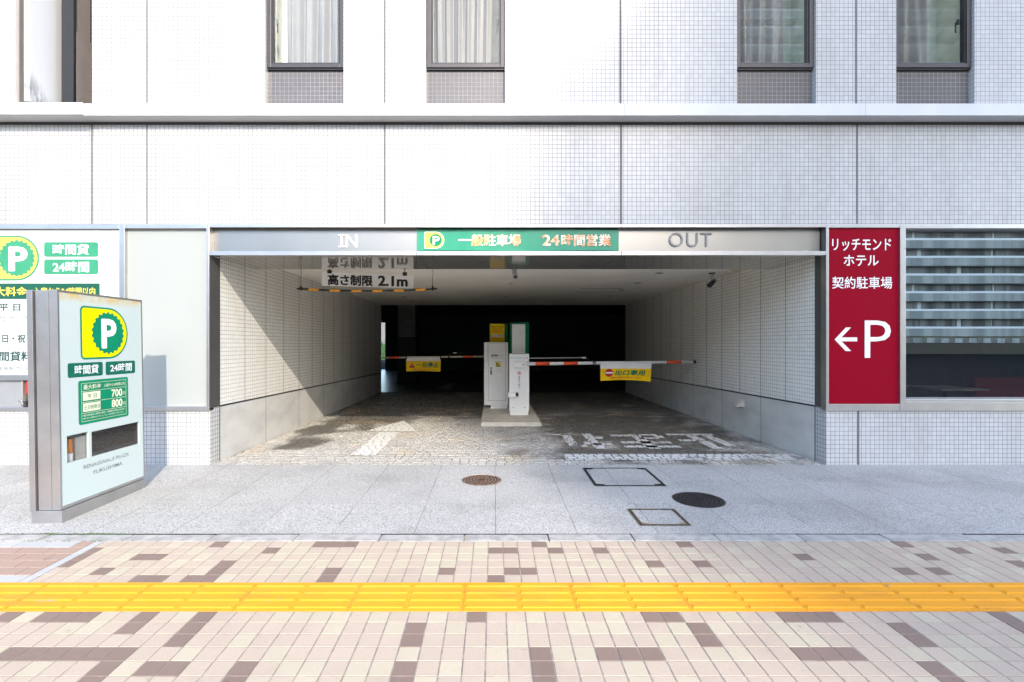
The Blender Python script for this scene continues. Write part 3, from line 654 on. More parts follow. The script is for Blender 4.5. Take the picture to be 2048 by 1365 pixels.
mb = MB(); mb.face([(XL, 6.70, CEI), (XR, 6.70, CEI), (XR, YE, CEI - .015), (XL, YE, CEI - .015)], M['ceil'])
mb.box(1.75, 2.6, 10.05, 10.06, CEI - .012, CEI - .004, M['joint']); mb.box(1.75, 2.6, 10.75, 10.76, CEI - .012, CEI - .005, M['joint']); mb.build('ceiling', B)
for X, s in ((XL, 1), (XR, -1)):
    pt = lambda y: 0.640 - (y - YD) * 0.0115        # plinth top falls slowly inwards
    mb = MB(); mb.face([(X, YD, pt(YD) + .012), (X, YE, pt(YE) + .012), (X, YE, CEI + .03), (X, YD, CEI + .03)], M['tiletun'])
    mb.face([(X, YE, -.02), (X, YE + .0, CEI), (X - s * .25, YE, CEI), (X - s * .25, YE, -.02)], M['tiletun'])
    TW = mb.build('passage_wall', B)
    y = YD + .595
    while y < YE - .1: mb = MB(); mb.box(min(X - s * .003, X + s * .002), max(X - s * .003, X + s * .002), y - .005, y + .005, pt(y) + .012, CEI, M['joint']); y += .598; mb.build('expansion_joint', TW)
    mb = MB(); o = s * -.004; mb.face([(X + o, YD, pt(YD) - .012), (X + o, YE, pt(YE) - .012), (X + o, YE, pt(YE) + .014), (X + o, YD, pt(YD) + .014)], M['jointdark']); mb.build('shadow_gap', TW)
    mb = MB(); mb.face([(X, YD + .01, -.02), (X, YE, -.02), (X, YE, pt(YE) - .010), (X, YD + .01, pt(YD) - .010)], M['plinth']); PL = mb.build('plinth', B)
    y = YD + 1.19
    mb = MB(); mb.box(min(X - s * .004, X + s * .002), max(X - s * .004, X + s * .002), YD - .004, YD + .009, -.02, .64, M['jointdark']); mb.build('corner_joint', PL)
    while y < YE: mb = MB(); mb.box(min(X - s * .004, X + s * .0015), max(X - s * .004, X + s * .0015), y - .004, y + .004, -.02, pt(y) - .010, M['joint']); y += 1.196; mb.build('expansion_joint', PL)
# dark parking hall beyond
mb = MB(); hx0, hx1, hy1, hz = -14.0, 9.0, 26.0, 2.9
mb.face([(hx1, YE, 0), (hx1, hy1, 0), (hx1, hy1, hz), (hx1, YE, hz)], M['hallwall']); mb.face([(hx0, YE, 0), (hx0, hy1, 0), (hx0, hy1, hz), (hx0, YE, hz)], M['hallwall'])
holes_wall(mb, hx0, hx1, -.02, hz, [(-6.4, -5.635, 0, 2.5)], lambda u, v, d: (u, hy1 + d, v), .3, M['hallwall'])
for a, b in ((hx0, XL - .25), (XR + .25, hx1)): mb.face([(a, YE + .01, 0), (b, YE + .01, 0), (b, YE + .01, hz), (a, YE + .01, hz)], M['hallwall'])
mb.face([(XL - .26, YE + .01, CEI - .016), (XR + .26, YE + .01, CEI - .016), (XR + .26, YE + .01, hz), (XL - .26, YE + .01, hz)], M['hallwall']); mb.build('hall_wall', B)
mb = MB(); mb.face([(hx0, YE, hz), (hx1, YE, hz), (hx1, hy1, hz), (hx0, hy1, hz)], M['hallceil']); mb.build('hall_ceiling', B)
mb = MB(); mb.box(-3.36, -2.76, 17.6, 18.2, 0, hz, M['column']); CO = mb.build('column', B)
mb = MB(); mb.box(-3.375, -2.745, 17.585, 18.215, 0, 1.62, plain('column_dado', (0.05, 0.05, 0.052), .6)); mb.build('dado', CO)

# ------------------------------------------------------------------ header sign over the passage
HS = thing('header_sign', 'long satin metal sign band with IN and OUT letters above the passage', 'sign', (0.28, 5.70, SOF))
m = M['alu']
for a, b in ((XL + .002, fx(832.6)), (fx(833.4), fx(1241.6)), (fx(1242.4), XR - .017)):
    mb = MB(); mb.box(a, b, yb, 5.69, SOF - .002, fz(503.6), m, .002); mb.build('lower_rail', HS); mb = MB(); mb.box(a, b, yb, 5.69, fz(455.8), ZF1 - .004, m, .002); mb.build('upper_rail', HS)
mb = MB(); mb.box(XL, XL + .004, 5.65, 5.74, fz(503.6), fz(456), m); mb.build('end_plate', HS); mb = MB(); mb.box(XR - .02, XR - .016, 5.65, 5.74, fz(503.6), fz(456), M['lining']); mb.build('end_plate', HS)
yp = 5.728
for a, b in ((fx(426, yp), fx(832.5)), (fx(1240), fx(1640, yp))):
    mb = MB(); mb.box(a, b, yp, yp + .02, fz(503.2, yp), fz(459, yp) + .03, M['panel']); mb.build('panel', HS)
mb = MB(); mb.box(XL, XR, 5.752, 5.80, SOF + .006, ZF1 - .01, M['lining']); mb.build('backing', HS)
for x in (454, 640, 810, 1262, 1440, 1615): mb = MB(); mb.box(fx(x) - .035, fx(x) + .035, yp - .028, yp - .002, fz(503.4) - .001, fz(500.5), M['panel'], .003); mb.build('clip', HS)
pr = Print(facadeP(yp)); pr.text('N', fx(692.5, yp), fx(714.5, yp), fz(495.5, yp), fz(470, yp), M['white'], .014, .0, 1.05, 1, .013)  # same metal as OUT, coloured white as if blown out by sun
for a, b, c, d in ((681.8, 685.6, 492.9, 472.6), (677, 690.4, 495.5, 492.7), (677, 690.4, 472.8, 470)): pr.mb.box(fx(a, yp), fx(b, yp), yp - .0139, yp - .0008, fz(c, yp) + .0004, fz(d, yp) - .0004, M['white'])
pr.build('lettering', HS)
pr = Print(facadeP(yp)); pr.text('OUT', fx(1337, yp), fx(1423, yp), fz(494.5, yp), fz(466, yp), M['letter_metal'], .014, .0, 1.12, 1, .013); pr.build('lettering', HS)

PB = thing('parking_banner', 'green vinyl banner with orange and white Japanese lettering above the passage', 'banner', (.28, yp, fz(503)))
y0 = 5.705; mb = MB(); a, b, c, d = fx(834, y0), fx(1237.5, y0), fz(502, y0), fz(459.5, y0) ; n = 40
for i in range(n):
    t0, t1 = i / n, (i + 1) / n; wv = lambda t: y0 + .0022 * sin(15 * t) + .0012 * sin(41 * t)
    f = mb.face([(a + (b - a) * t0, wv(t0), c + .003 * sin(9 * t0)), (a + (b - a) * t1, wv(t1), c + .003 * sin(9 * t1)), (a + (b - a) * t1, wv(t1), d), (a + (b - a) * t0, wv(t0), d)], M['vinyl']); f.smooth = True
bmesh.ops.remove_doubles(mb.bm, verts=mb.bm.verts[:], dist=1e-5); mb.build('sheet', PB)
pr = Print(facadeP(y0 - .003)); X = lambda x: fx(x, y0); Z = lambda y: fz(y, y0)
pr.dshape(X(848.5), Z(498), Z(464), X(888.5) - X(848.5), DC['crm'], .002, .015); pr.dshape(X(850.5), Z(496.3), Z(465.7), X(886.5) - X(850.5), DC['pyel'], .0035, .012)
pr.gear(X(871.5), Z(481), .072, DC['grn'], .005); pr.text('P', X(865.5), X(879.5), Z(490.5), Z(473), DC['crm'], .0065, .03)
pr.build('emblem', PB)
pr = Print(facadeP(y0 - .003)); 
pr.text('一般駐車場', X(917), X(1042), Z(493), Z(469), DC['worn'], .002, .032); pr.text('24', X(1084.5), X(1119), Z(492), Z(470), DC['worn'], .002, .03); pr.text('時間営業', X(1122), X(1222), Z(493), Z(469), DC['worn'], .002, .03); pr.build('lettering', PB)

# ------------------------------------------------------------------ crimson hotel sign
RS = thing('hotel_sign', 'tall crimson panel with white Japanese lettering, arrow and letter P', 'sign', (fx(1726), yb, ZF0))
mb = MB(); ys = 5.668; mb.box(fx(1655.4), fx(1797), ys, 5.73, fz(808), fz(457), M['crimson']); mb.build('panel', RS)
mb = MB(); mb.box(fx(1655.4), fx(1797), yb, 5.73, ZF0, fz(808.3), M['alu'], .003); mb.box(fx(1655.4), fx(1797), yb, 5.73, fz(456.7), ZF1 - .004, M['alu'], .003); mb.build('frame', RS)
pr = Print(facadeP(ys)); X = lambda x: fx(x, ys); Z = lambda y: fz(y, ys); wm = DC['wht']
pr.text('リッチモンド', X(1664), X(1782), Z(502), Z(478), wm, .003, .012); pr.text('ホテル', X(1687), X(1757), Z(532.5), Z(510.5), wm, .003, .012); pr.text('契約駐車場', X(1664), X(1784), Z(578), Z(554), wm, .003, .008)
pr.build('lettering', RS)
pr = Print(facadeP(ys)); pr.text('P', X(1729), X(1781.5), Z(716), Z(641.5), wm, .003, -.005); pr.build('letter', RS)
pr = Print(facadeP(ys)); cy = 679.5
pr.poly([(X(x), Z(y)) for x, y in ((1669, cy), (1691.5, 655.5), (1701.5, 655.5), (1682.5, 675.3), (1714, 675.3), (1714, 683.2), (1682.5, 683.2), (1702, 702.5), (1691, 702.5))], wm, .003); pr.build('arrow', RS)

# ------------------------------------------------------------------ wall advertisement at left
AD = thing('parking_board', 'large white wall board with green and yellow parking prices lightened as by glaring sun', 'sign', (fx(25), yb, ZF0))
ya = 5.672; mb = MB(); mb.box(fx(-190), fx(240), ya, 5.73, fz(750), fz(459.5), plain('board_face', (0.52, 0.54, 0.53), .35, 0, .02)); mb.build('panel', AD)
mb = MB(); m = M['alu']; mb.box(fx(-190), fx(240.6), yb, 5.735, zt0 - .006, ZF1 - .006, m, .003); mb.box(fx(-190), fx(240.6), yb, 5.735, fz(761), fz(750.4), m, .003); mb.box(fx(-190), fx(240.6), yb, 5.735, ZF0, fz(815), m, .003)
mb.box(fx(-202), fx(-190.4), yb - .002, 5.735, ZF0, ZF1 - .006, m, .003); mb.build('frame', AD)
mb = MB(); mb.box(fx(-190), fx(41), 5.685, 5.73, fz(814.6), fz(761.4), plain('grey_panel', (0.36, 0.37, 0.39), .35, .4, .03)); mb.box(fx(41.5), fx(45), 5.67, 5.73, fz(814.6), fz(761.4), M['taupe']); mb.box(fx(45.4), fx(240), 5.71, 5.73, fz(814.6), fz(761.4), M['lining']); mb.build('lower_panel', AD)
pr = Print(facadeP(ya)); X = lambda x: fx(x, ya); Z = lambda y: fz(y, ya)
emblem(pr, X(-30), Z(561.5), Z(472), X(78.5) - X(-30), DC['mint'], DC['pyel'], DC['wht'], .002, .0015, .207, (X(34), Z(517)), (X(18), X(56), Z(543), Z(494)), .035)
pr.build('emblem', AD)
pr = Print(facadeP(ya))
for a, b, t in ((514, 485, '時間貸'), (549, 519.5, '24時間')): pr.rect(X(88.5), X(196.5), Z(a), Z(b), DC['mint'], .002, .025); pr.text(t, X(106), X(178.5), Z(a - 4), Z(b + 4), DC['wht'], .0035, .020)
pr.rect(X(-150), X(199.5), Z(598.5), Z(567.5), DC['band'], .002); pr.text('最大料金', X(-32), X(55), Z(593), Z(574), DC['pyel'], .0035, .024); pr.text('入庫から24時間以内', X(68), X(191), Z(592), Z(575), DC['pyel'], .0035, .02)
pr.text('平 日', X(-2), X(41), Z(622.5), Z(608), DC['ink'], .002, .018)
for yy, t, x0, x1, hh in ((637, '※最大料金は入庫時の曜日、時間帯が適用されます', -100, 62, 4), (643.5, 'が適用されます。', -40, 26, 4), (649.5, '※最大料金の繰り返し適用は行いません', -100, 62, 2.2)): pr.text(t, X(x0), X(x1), Z(yy), Z(yy - hh), DC['gry'], .002)
pr.text('土・日・祝', X(-30), X(51), Z(686), Z(669), DC['ink'], .002, .018); pr.text('時間貸料金', X(-24), X(87), Z(723), Z(703), DC['ink'], .002, .018); pr.text('パーク福島駅西口立体', X(-44), X(80), Z(741), Z(733), DC['gry'], .002)
for yy in (601.5, 605, 626.5, 655, 694, 698, 728.5): pr.rect(X(-150), X(199), Z(yy + .25), Z(yy - .25), DC['gry'], .002)
pr.build('lettering', AD)
TP = thing('tap_box', 'small hose tap and red fire fitting in the niche below the white board', 'tap', (fx(51), 5.66, ZF0 + .01))
mb = MB(); mb.tube((fx(50), 5.68, fz(802)), (fx(50), 5.62, fz(802)), .018, M['steel']); mb.tube((fx(50), 5.635, fz(802)), (fx(50), 5.635, fz(812)), .012, M['steel']); mb.tube((fx(46), 5.62, fz(802)), (fx(54), 5.62, fz(802)), .012, M['steel']); mb.build('tap', TP)
mb = MB(); mb.box(fx(52.5), fx(60), 5.66, 5.70, fz(788), fz(764), DC['red'], .004); mb.build('red_fitting', TP)

# ------------------------------------------------------------------ free-standing parking sign
KX, KY0, KY1 = -3.348, 3.876, 4.81
kz = ground(4.3)
K = thing('parking_sign', 'free-standing double sided parking sign in a stainless frame, worn pale blue face', 'sign', (KX - .11, (KY0 + KY1) / 2, kz))
mb = MB(); mb.box(-3.578, KX + .002, KY0 - .003, KY1 + .003, kz - .02, .073, M['steel'], .003); mb.build('base', K)
mb = MB(); mb.box(-3.526, -3.424, KY0 + .002, KY1 - .002, .076, 1.785, M['steel'], .002); mb.build('body', K)
mb = MB(); mb.box(-3.584, -3.540, KY0 - .01, KY1 + .01, .07, 1.787, M['steel'], .002); mb.build('back_panel', K)
mb = MB()
fw = .012
mb.box(-3.418, KX - .004, KY0, KY0 + fw, .078, 1.787, M['steel']); mb.box(-3.418, KX - .004, KY1 - fw, KY1, .078, 1.787, M['steel']); mb.box(-3.418, KX - .004, KY0 + fw, KY1 - fw, 1.775, 1.787, M['steel']); mb.box(-3.418, KX - .004, KY0 + fw, KY1 - fw, .078, .098, M['steel']); mb.build('frame', K)
mb = MB(); KP = lambda u, v, d: (KX - .008 - d, u, v)
w1 = (3.945, 4.155, .424, .638); w2 = (4.187, 4.752, .420, .630)
holes_wall(mb, KY0 + fw + .001, KY1 - fw - .001, .099, 1.774, [w1, w2], KP, .02, M['face']); FC = mb.build('face', K)
mb = MB(); g = plain('recess_grey', (.30, .31, .31), .5); a, b, c, d = w1; xb = KX - .075
mb.face([(xb, a - .02, c - .02), (xb, b + .02, c - .02), (xb, b + .02, d + .02), (xb, a - .02, d + .02)], g)
for y in (a - .02, b + .02): mb.face([(xb, y, c - .02), (KX - .028, y, c - .02), (KX - .028, y, d + .02), (xb, y, d + .02)], g)
for z in (c - .02, d + .02): mb.face([(xb, a - .02, z), (KX - .028, a - .02, z), (KX - .028, b + .02, z), (xb, b + .02, z)], g)
RC = mb.build('recess', K)
mb = MB(); mb.lathe((xb + .028, a + .062, c - .018), [(.026, 0), (.026, .085)], M['white'], 24); mb.lathe((xb + .028, a + .062, c + .068), [(.0255, 0), (.0255, .03), (.022, .11), (.018, .115)], plain('amber_lens', (.75, .22, .02), .25), 24); mb.lathe((xb + .028, a + .062, c + .184), [(.019, 0), (.017, .006)], M['black'], 24); mb.build('warning_lamp', K)
mb = MB(); mb.box(xb + .004, KX - .034, a + .11, b + .012, c - .012, d - .03, plain('bracket_beige', (.50, .46, .42), .5)); mb.build('bracket', RC)
mb = MB(); a, b, c, d = w2; mb.box(KX - .05, KX - .03, a - .01, b + .01, c - .01, d + .01, M['led']); mb.build('display', K)
for q, nme in ((w1, 'window_pane'), (w2, 'window_pane')):
    mb = MB(); a, b, c, d = q; mb.face([(KX - .02, a, c), (KX - .02, b, c), (KX - .02, b, d), (KX - .02, a, d)], M['acryl']); mb.build(nme, K)
KQ = lambda u, v, h: (KX - .008 + h, u, v)
pr = Print(KQ); emblem(pr, 4.09, 1.238, 1.682, .527, DC['grn'], DC['yel'], DC['wht'], .0015, .0012, .183, (4.385, 1.462), (4.305, 4.478, 1.327, 1.585), .035); pr.build('emblem', K)
pr = Print(KQ)
pr.rect(3.962, 4.317, 1.096, 1.212, DC['dkgrn'], .0015, .016); pr.rect(4.350, 4.706, 1.094, 1.211, DC['dkgrn'], .0015, .016)
pr.text('時間貸', 4.028, 4.272, 1.117, 1.193, DC['wht'], .0027, .016); pr.text('24時間', 4.402, 4.662, 1.117, 1.192, DC['wht'], .0027, .016)
a, b, c, d = 4.06, 4.613, .704, 1.064; W_, H_ = b - a, d - c
pr.rect(a, b, c, d, DC['grn'], .0015, .02)
def ln(u0, u1, v0, v1): pr.rect(u0, u1, v0, v1, DC['crm'], .0027)
e = .028; t = .0028
ln(a + e, b - e, d - e + .006 - t, d - e + .006); ln(a + e, b - e, c + e - .006, c + e - .006 + t); ln(a + e, a + e + t, c + e - .004, d - e + .003); ln(b - e - t, b - e, c + e - .004, d - e + .003)
for v in (.975, .885, .795): ln(a + e + .004, b - e - .004, v - t / 2, v + t / 2)
pr.text('最大料金', a + .05, a + .235, .988, 1.03, DC['crm'], .0027, .02); pr.text('入庫から24時間以内', a + .265, b - .045, .993, 1.022, DC['crm'], .0027, .006)
for v0, v1, t1, t2 in ((.898, .966, '平 日', '700'), (.806, .876, '土日祝祭日', '800')):
    pr.rect(a + .042, a + .225, v0, v1, DC['crm'], .0027); pr.text(t1, a + (.085 if len(t1) < 4 else .052), a + (.185 if len(t1) < 4 else .217), v0 + .016, v1 - .018, DC['grn'], .004, .004)
    pr.text(t2, a + .35, b - .075, v0 - .002, v1 - .002, DC['crm'], .0027, .03); pr.text('円', b - .068, b - .038, v0 + .004, v0 + .034, DC['crm'], .0027, .006)
pr.text('※最大料金は入庫時の曜日、時間帯が適用されます。', a + .04, b - .042, .768, .784, DC['crm'], .0027, .004); pr.text('※繰り返しの適用はありません。詳しくは料金表をご覧ください。', a + .04, b - .06, .745, .758, DC['crm'], .0027, .002)
pr.build('lettering', K)
for t_, a, b, c, d in (('RENAISSANCE PLAZA', 4.10, 4.61, .338, .369), ('FUKUSHIMA', 4.20, 4.525, .272, .304)): pr = Print(KQ); pr.text(t_, a, b, c, d, DC['wgry'], .0015, .004, 1.02); pr.build('worn_lettering', K)
K.rotation_euler = (0, radians(-0.95), 0)

# ------------------------------------------------------------------ height limit board and bar
yh = 6.92; q = lambda x: fx(x, yh); z_ = lambda y: fz(y, yh)
HB = thing('height_limit_sign', 'white hanging board lettered in black with the 2.1 m height limit', 'sign', (q(735), yh, z_(575)))
mb = MB(); sl = -3.4 / 180; yaw = .10 / (q(825) - q(645))
def hp(u, v, h): return (u, yh - .03 + yaw * (u - q(645)) - h, v + sl * (u - q(645)))
hw_ = q(825) - q(645)
for f in (0, -.012): mb.face([hp(q(645), z_(572.5), f), hp(q(825), z_(572.5), f), hp(q(825), z_(545.5), f), hp(q(645), z_(545.5), f)], M['white'])
for u0, v0, u1, v1 in ((645, 572.5, 825, 572.5), (825, 572.5, 825, 545.5), (825, 545.5, 645, 545.5), (645, 545.5, 645, 572.5)):
    mb.face([hp(q(u0), z_(v0), 0), hp(q(u1), z_(v1), 0), hp(q(u1), z_(v1), -.012), hp(q(u0), z_(v0), -.012)], M['white'])
mb.build('board', HB)
pr = Print(hp); pr.text('高さ制限', q(656.5), q(745), z_(571), z_(548.8), DC['blk'], .002, .038); pr.text('2.1m', q(755), q(814), z_(570), z_(548.5), DC['blk'], .002, .04); pr.build('lettering', HB)
for x in (660, 808):
    mb = MB(); zz = hp(q(x), z_(545.5), 0)[2]; yy_ = hp(q(x), 0, 0)[1] + .006; mb.box(q(x) - .03, q(x) + .03, yy_ - .014, yy_ + .014, zz - .015, zz + .035, M['black'], .003); mb.tube((q(x), yy_, zz + .03), (q(x), yy_, CEI), .007, M['black']); mb.build('hanger', HB)
HR = thing('height_limit_bar', 'sagging black and amber striped bar hanging on two cords from the ceiling', 'height bar', (q(735), 6.88, z_(580)))
yh2 = 6.88; pts = []
def barz(x): t = (x - 735) / 141; return fz(582.3 - 4.6 * t * t, yh2)
def seg(x0, x1, m, r):
    mb_ = MB(); n = max(2, int((x1 - x0) / 14)); xs_ = [x0 + (x1 - x0) * i / n for i in range(n + 1)]
    mb_.path([(fx(x, yh2), yh2, barz(x)) for x in xs_], r, m, 14); return mb_
seg(594, 875, M['black'], .0135).build('bar', HR)
for x in (617.5, 660, 703.5, 745.5, 788, 831.5):
    seg(x, x + 20, M['amber'], .0165).build('stripe', HR)
for x in (602, 865.5):
    mb = MB(); X_ = fx(x, yh2); zz = barz(x); mb.box(X_ - .014, X_ + .014, yh2 - .016, yh2 + .016, zz - .022, zz + .03, M['black'], .004); mb.tube((X_, yh2, zz + .028), (X_, yh2, zz + .06), .012, M['black'], .003)
    mb.path([(X_, yh2, zz + .05), (X_ - .004, yh2, zz + .12), (X_ + .002, yh2, zz + .2), (X_ - .003, yh2, CEI)], .0035, M['black'], 8); mb.build('cord', HR)

# ------------------------------------------------------------------ island with gates and machines
mb = MB(); mb.prism([(-.21, 8.32), (.80, 8.32), (.80, 12.6), (.5, 12.9), (.1, 12.9), (-.21, 12.6)], 'z', -.02, .062, M['concrete']); es = [e for e in mb.bm.edges]
bmesh.ops.bevel(mb.bm, geom=es, offset=.012, segments=2, affect='EDGES'); struct(mb.build('island_pavement'))
IZ = .0615
# exit barrier
gy = 9.19
GE = thing('exit_barrier', 'white exit gate cabinet in front of the machines with its lowered orange striped arm', 'gate', (.47, gy + .16, IZ))
mb = MB(); mb.box(.305, .640, gy, gy + .30, IZ, .134, M['cabinet'], .004); mb.build('foot', GE)
mb = MB(); mb.box(.292, .655, gy - .015, gy + .33, .136, 1.188, M['cabinet'], .008); BD = mb.build('cabinet', GE)
mb = MB()
for x, z in ((.325, 1.115), (.62, 1.115), (.365, .205), (.575, .205)): mb.tube((x, gy - .015, z), (x, gy - .022, z), .011, M['steel'], n=12)
mb.box(.335, .61, gy - .0165, gy - .012, 1.112, 1.117, M['joint']); mb.build('bolt', BD)
mb = MB(); mb.box(.375, .60, gy - .08, gy - .017, .935, 1.055, M['cabinet'], .008); mb.tube((.545, gy - .08, .995), (.545, gy - .086, .995), .012, M['black'], n=12); mb.build('arm_hub', GE)
mb = MB(); mb.box(.268, .405, gy - .10, gy - .02, .395, .49, M['cabinet'], .006); mb.box(.406, .455, gy - .075, gy - .02, .415, .48, M['black'], .004); mb.build('sensor', GE)
pr = Print(lambda u, v, h: (u, gy - .015 - h, v)); pr.disc(.474, .838, .034, DC['red'], .0015); pr.disc(.474, .838, .026, DC['wht'], .0027)
pr.poly([(.452, .852), (.459, .859), (.496, .824), (.489, .817)], DC['red'], .0037); pr.disc(.472, .848, .006, DC['blk'], .0047); pr.poly([(.466, .840), (.480, .840), (.478, .820), (.468, .820)], DC['blk'], .0042)
pr.text('車\n路\n立\n入\n禁\n止', .458, .492, .56, .785, DC['blk'], .0015, .0, 1, .92); pr.rect(.437, .4385, .56, .79, DC['gry'], .0015); pr.build('sticker', GE)
def arm_obj(root, p0, p1, bands, r0, r1, mats, tip):
    p0, p1 = Vector(p0), Vector(p1); at = lambda t: p0.lerp(p1, t); rr = lambda t: r0 + (r1 - r0) * t
    mb = MB(); mb.tube(at(0), at(1), rr(0), mats[0], rr(1), 20); A = mb.build('arm', root)
    for a, b in bands:
        mb = MB(); mb.tube(at(a), at(b), rr(a) + .0018, mats[1], rr(b) + .0018, 20); mb.build('stripe', A)
    mb = MB(); mb.tube(at(.988), at(1.004), rr(1) + .004, M['black'], n=20); mb.build('end_cap', A)
    return at
ya_ = gy - .05; xa0, xa1 = .60, fx(1390, ya_)
tt = lambda x: (fx(x, ya_) - xa0) / (xa1 - xa0)
at = arm_obj(GE, (xa0, ya_, fz(728.2, ya_)), (xa1, ya_, fz(724.2, ya_)), [(tt(1070.5), tt(1098.5)), (tt(1127), tt(1155)), (tt(1333), tt(1362))], .032, .024, (M['white'], M['orange']), True)
mb = MB(); mb.path([(.64, gy + .02, fz(717, gy)), (fx(1166, gy), gy + .0, fz(716, gy))], .005, M['white']); mb.tube((fx(1164, gy), gy, fz(715.8, gy)), (fx(1172, gy), gy, fz(715.8, gy)), .013, M['white'])
mb.path([(fx(1171, gy), gy, fz(716, gy)), (fx(1186, gy), gy - .02, fz(724, gy))], .006, M['black']); mb.box(fx(1184, gy), fx(1190, gy), ya_ - .036, ya_ + .036, fz(731, ya_), fz(722, ya_), M['black'], .006); mb.tube((fx(1187, gy), ya_ - .036, fz(727, gy)), (fx(1187, gy), ya_ - .042, fz(727, gy)), .014, M['steel']); mb.build('fold_link', GE)
def hang_banner(root, x0, x1, yt, ym, ybm, Y, seed, sag):
    rnd = random.Random(seed); ph = [rnd.uniform(0, 6) for _ in range(4)]; n, mz = 40, 14; X0, X1 = fx(x0, Y), fx(x1, Y); ZT, ZM, ZB = fz(yt, Y), fz(ym, Y), fz(ybm, Y)
    def P3(u, v, h):        # cloth surface: gentle waves growing towards the bottom
        t = (u - X0) / (X1 - X0); s_ = (ZT - v) / (ZT - ZB)
        zz = v + (sag * (sin(pi * min(1, max(0, t))) * .022 - .012 * t) * max(0, s_) ** 2)
        return (u - .02 * s_ * t * sag, Y - .036 - h - .012 * s_ * sin(7 * t + ph[0]) - .008 * s_ * sin(13 * t + ph[1] + 2 * s_), zz)
    for nm, za, zb_, m in (('header_strip', ZT, ZM, M['white']), ('sheet', ZM, ZB, DC['byel'])):
        mb = MB(); g = [[mb.bm.verts.new(P3(X0 + (X1 - X0) * i / n, za + (zb_ - za) * j / mz, 0)) for j in range(mz + 1)] for i in range(n + 1)]; mi = mb.mi(m)
        for i in range(n):
            for jx in range(mz):
                f = mb.bm.faces.new((g[i][jx], g[i + 1][jx], g[i + 1][jx + 1], g[i][jx + 1])); f.smooth = True; f.material_index = mi
        mb.build(nm, root, recalc=False)
    return P3
EB = thing('exit_banner', 'yellow exit only banner with a red no entry disc hanging on the exit arm', 'banner', (fx(1251, ya_), ya_, fz(762, ya_)))
P3 = hang_banner(EB, 1200, 1302, 727, 737.5, 762, ya_, 3, 1)
pr = Print(P3); X = lambda x: fx(x, ya_); Z = lambda y: fz(y, ya_)
pr.disc(X(1217.5), Z(746.3), .075, DC['red'], .003); pr.rect(X(1210.5), X(1224.5), Z(747.5), Z(744.8), DC['wht'], .005)
pr.text('出口専用', X(1230), X(1290), Z(752), Z(740.5), DC['ink2'], .003, .035, 1, 1, 0, .02); pr.text('無断の通行を禁止します', X(1220), X(1282), Z(758.6), Z(754.3), DC['red'], .003, .012); pr.build('lettering', EB)
# entry barrier behind the white control cabinet
ey = 11.0
GN = thing('entry_barrier', 'entry gate behind the white cabinet with its lowered striped arm holding the stop banner', 'gate', (.02, ey + .2, IZ))
mb = MB(); mb.box(-.13, .20, ey + .02, ey + .33, .13, 1.19, M['cabinet'], .008); mb.box(-.115, .185, ey + .035, ey + .315, IZ, .129, M['cabinet'], .004); mb.build('cabinet', GN)
xe1 = fx(759, ey); xe0 = -.13; tt2 = lambda x: (fx(x, ey) - xe0) / (xe1 - xe0)
warm = plain('yellowed_white_paint', (0.62, 0.57, 0.44), .4)
arm_obj(GN, (xe0 + .1, ey - .02, fz(713.2, ey)), (xe1, ey - .02, fz(716, ey)), [(tt2(969), tt2(959)), (tt2(939), tt2(920)), (tt2(797), tt2(778))], .021, .017, (warm, M['orange']), True)
mb = MB(); mb.tube((fx(907, ey), ey, fz(706.5, ey)), (fx(913, ey), ey, fz(706.5, ey)), .014, warm); mb.path([(fx(908, ey), ey, fz(706.5, ey)), (fx(898, ey), ey, fz(712, ey))], .006, M['black']); mb.path([(fx(913, ey), ey, fz(706.5, ey)), (.0, ey + .04, fz(707, ey))], .004, M['black']); mb.box(fx(896, ey), fx(900, ey), ey - .045, ey + .01, fz(716.5, ey), fz(710.5, ey), M['black'], .005); mb.build('fold_link', GN)
SB = thing('stop_banner', 'yellow stop banner with a red warning triangle hanging on the entry arm', 'banner', (fx(848, ey), ey, fz(743, ey)))
P3 = hang_banner(SB, 813, 882, 713.5, 722.5, 743, ey, 9, .5)
pr = Print(P3); X = lambda x: fx(x, ey); Z = lambda y: fz(y, ey)
pr.poly([(X(818.5), Z(736)), (X(830.5), Z(736)), (X(824.5), Z(726))], DC['red'], .003); pr.rect(X(824), X(825), Z(734), Z(729), DC['wht'], .005)
pr.text('一旦停止', X(833), X(878), Z(735.5), Z(725), DC['ink2'], .003, .03); pr.text('事故防止にご協力願います', X(828), X(873), Z(741.4), Z(738), DC['red'], .003, .012); pr.build('lettering', SB)
for root, Y, xs_, yy in ((SB, ey, (813.5, 881.5), 716), ):
    mb = MB()
    for x in xs_: mb.tube((fx(x, Y) - .012, Y - .02, fz(714.8, Y)), (fx(x, Y) + .012, Y - .02, fz(714.8, Y)), .03, M['black'], n=16); mb.box(fx(x, Y) - .012, fx(x, Y) + .012, Y - .055, Y - .035, fz(719.5, Y), fz(715, Y), M['black'], .003)
    mb.build('clamp', root)
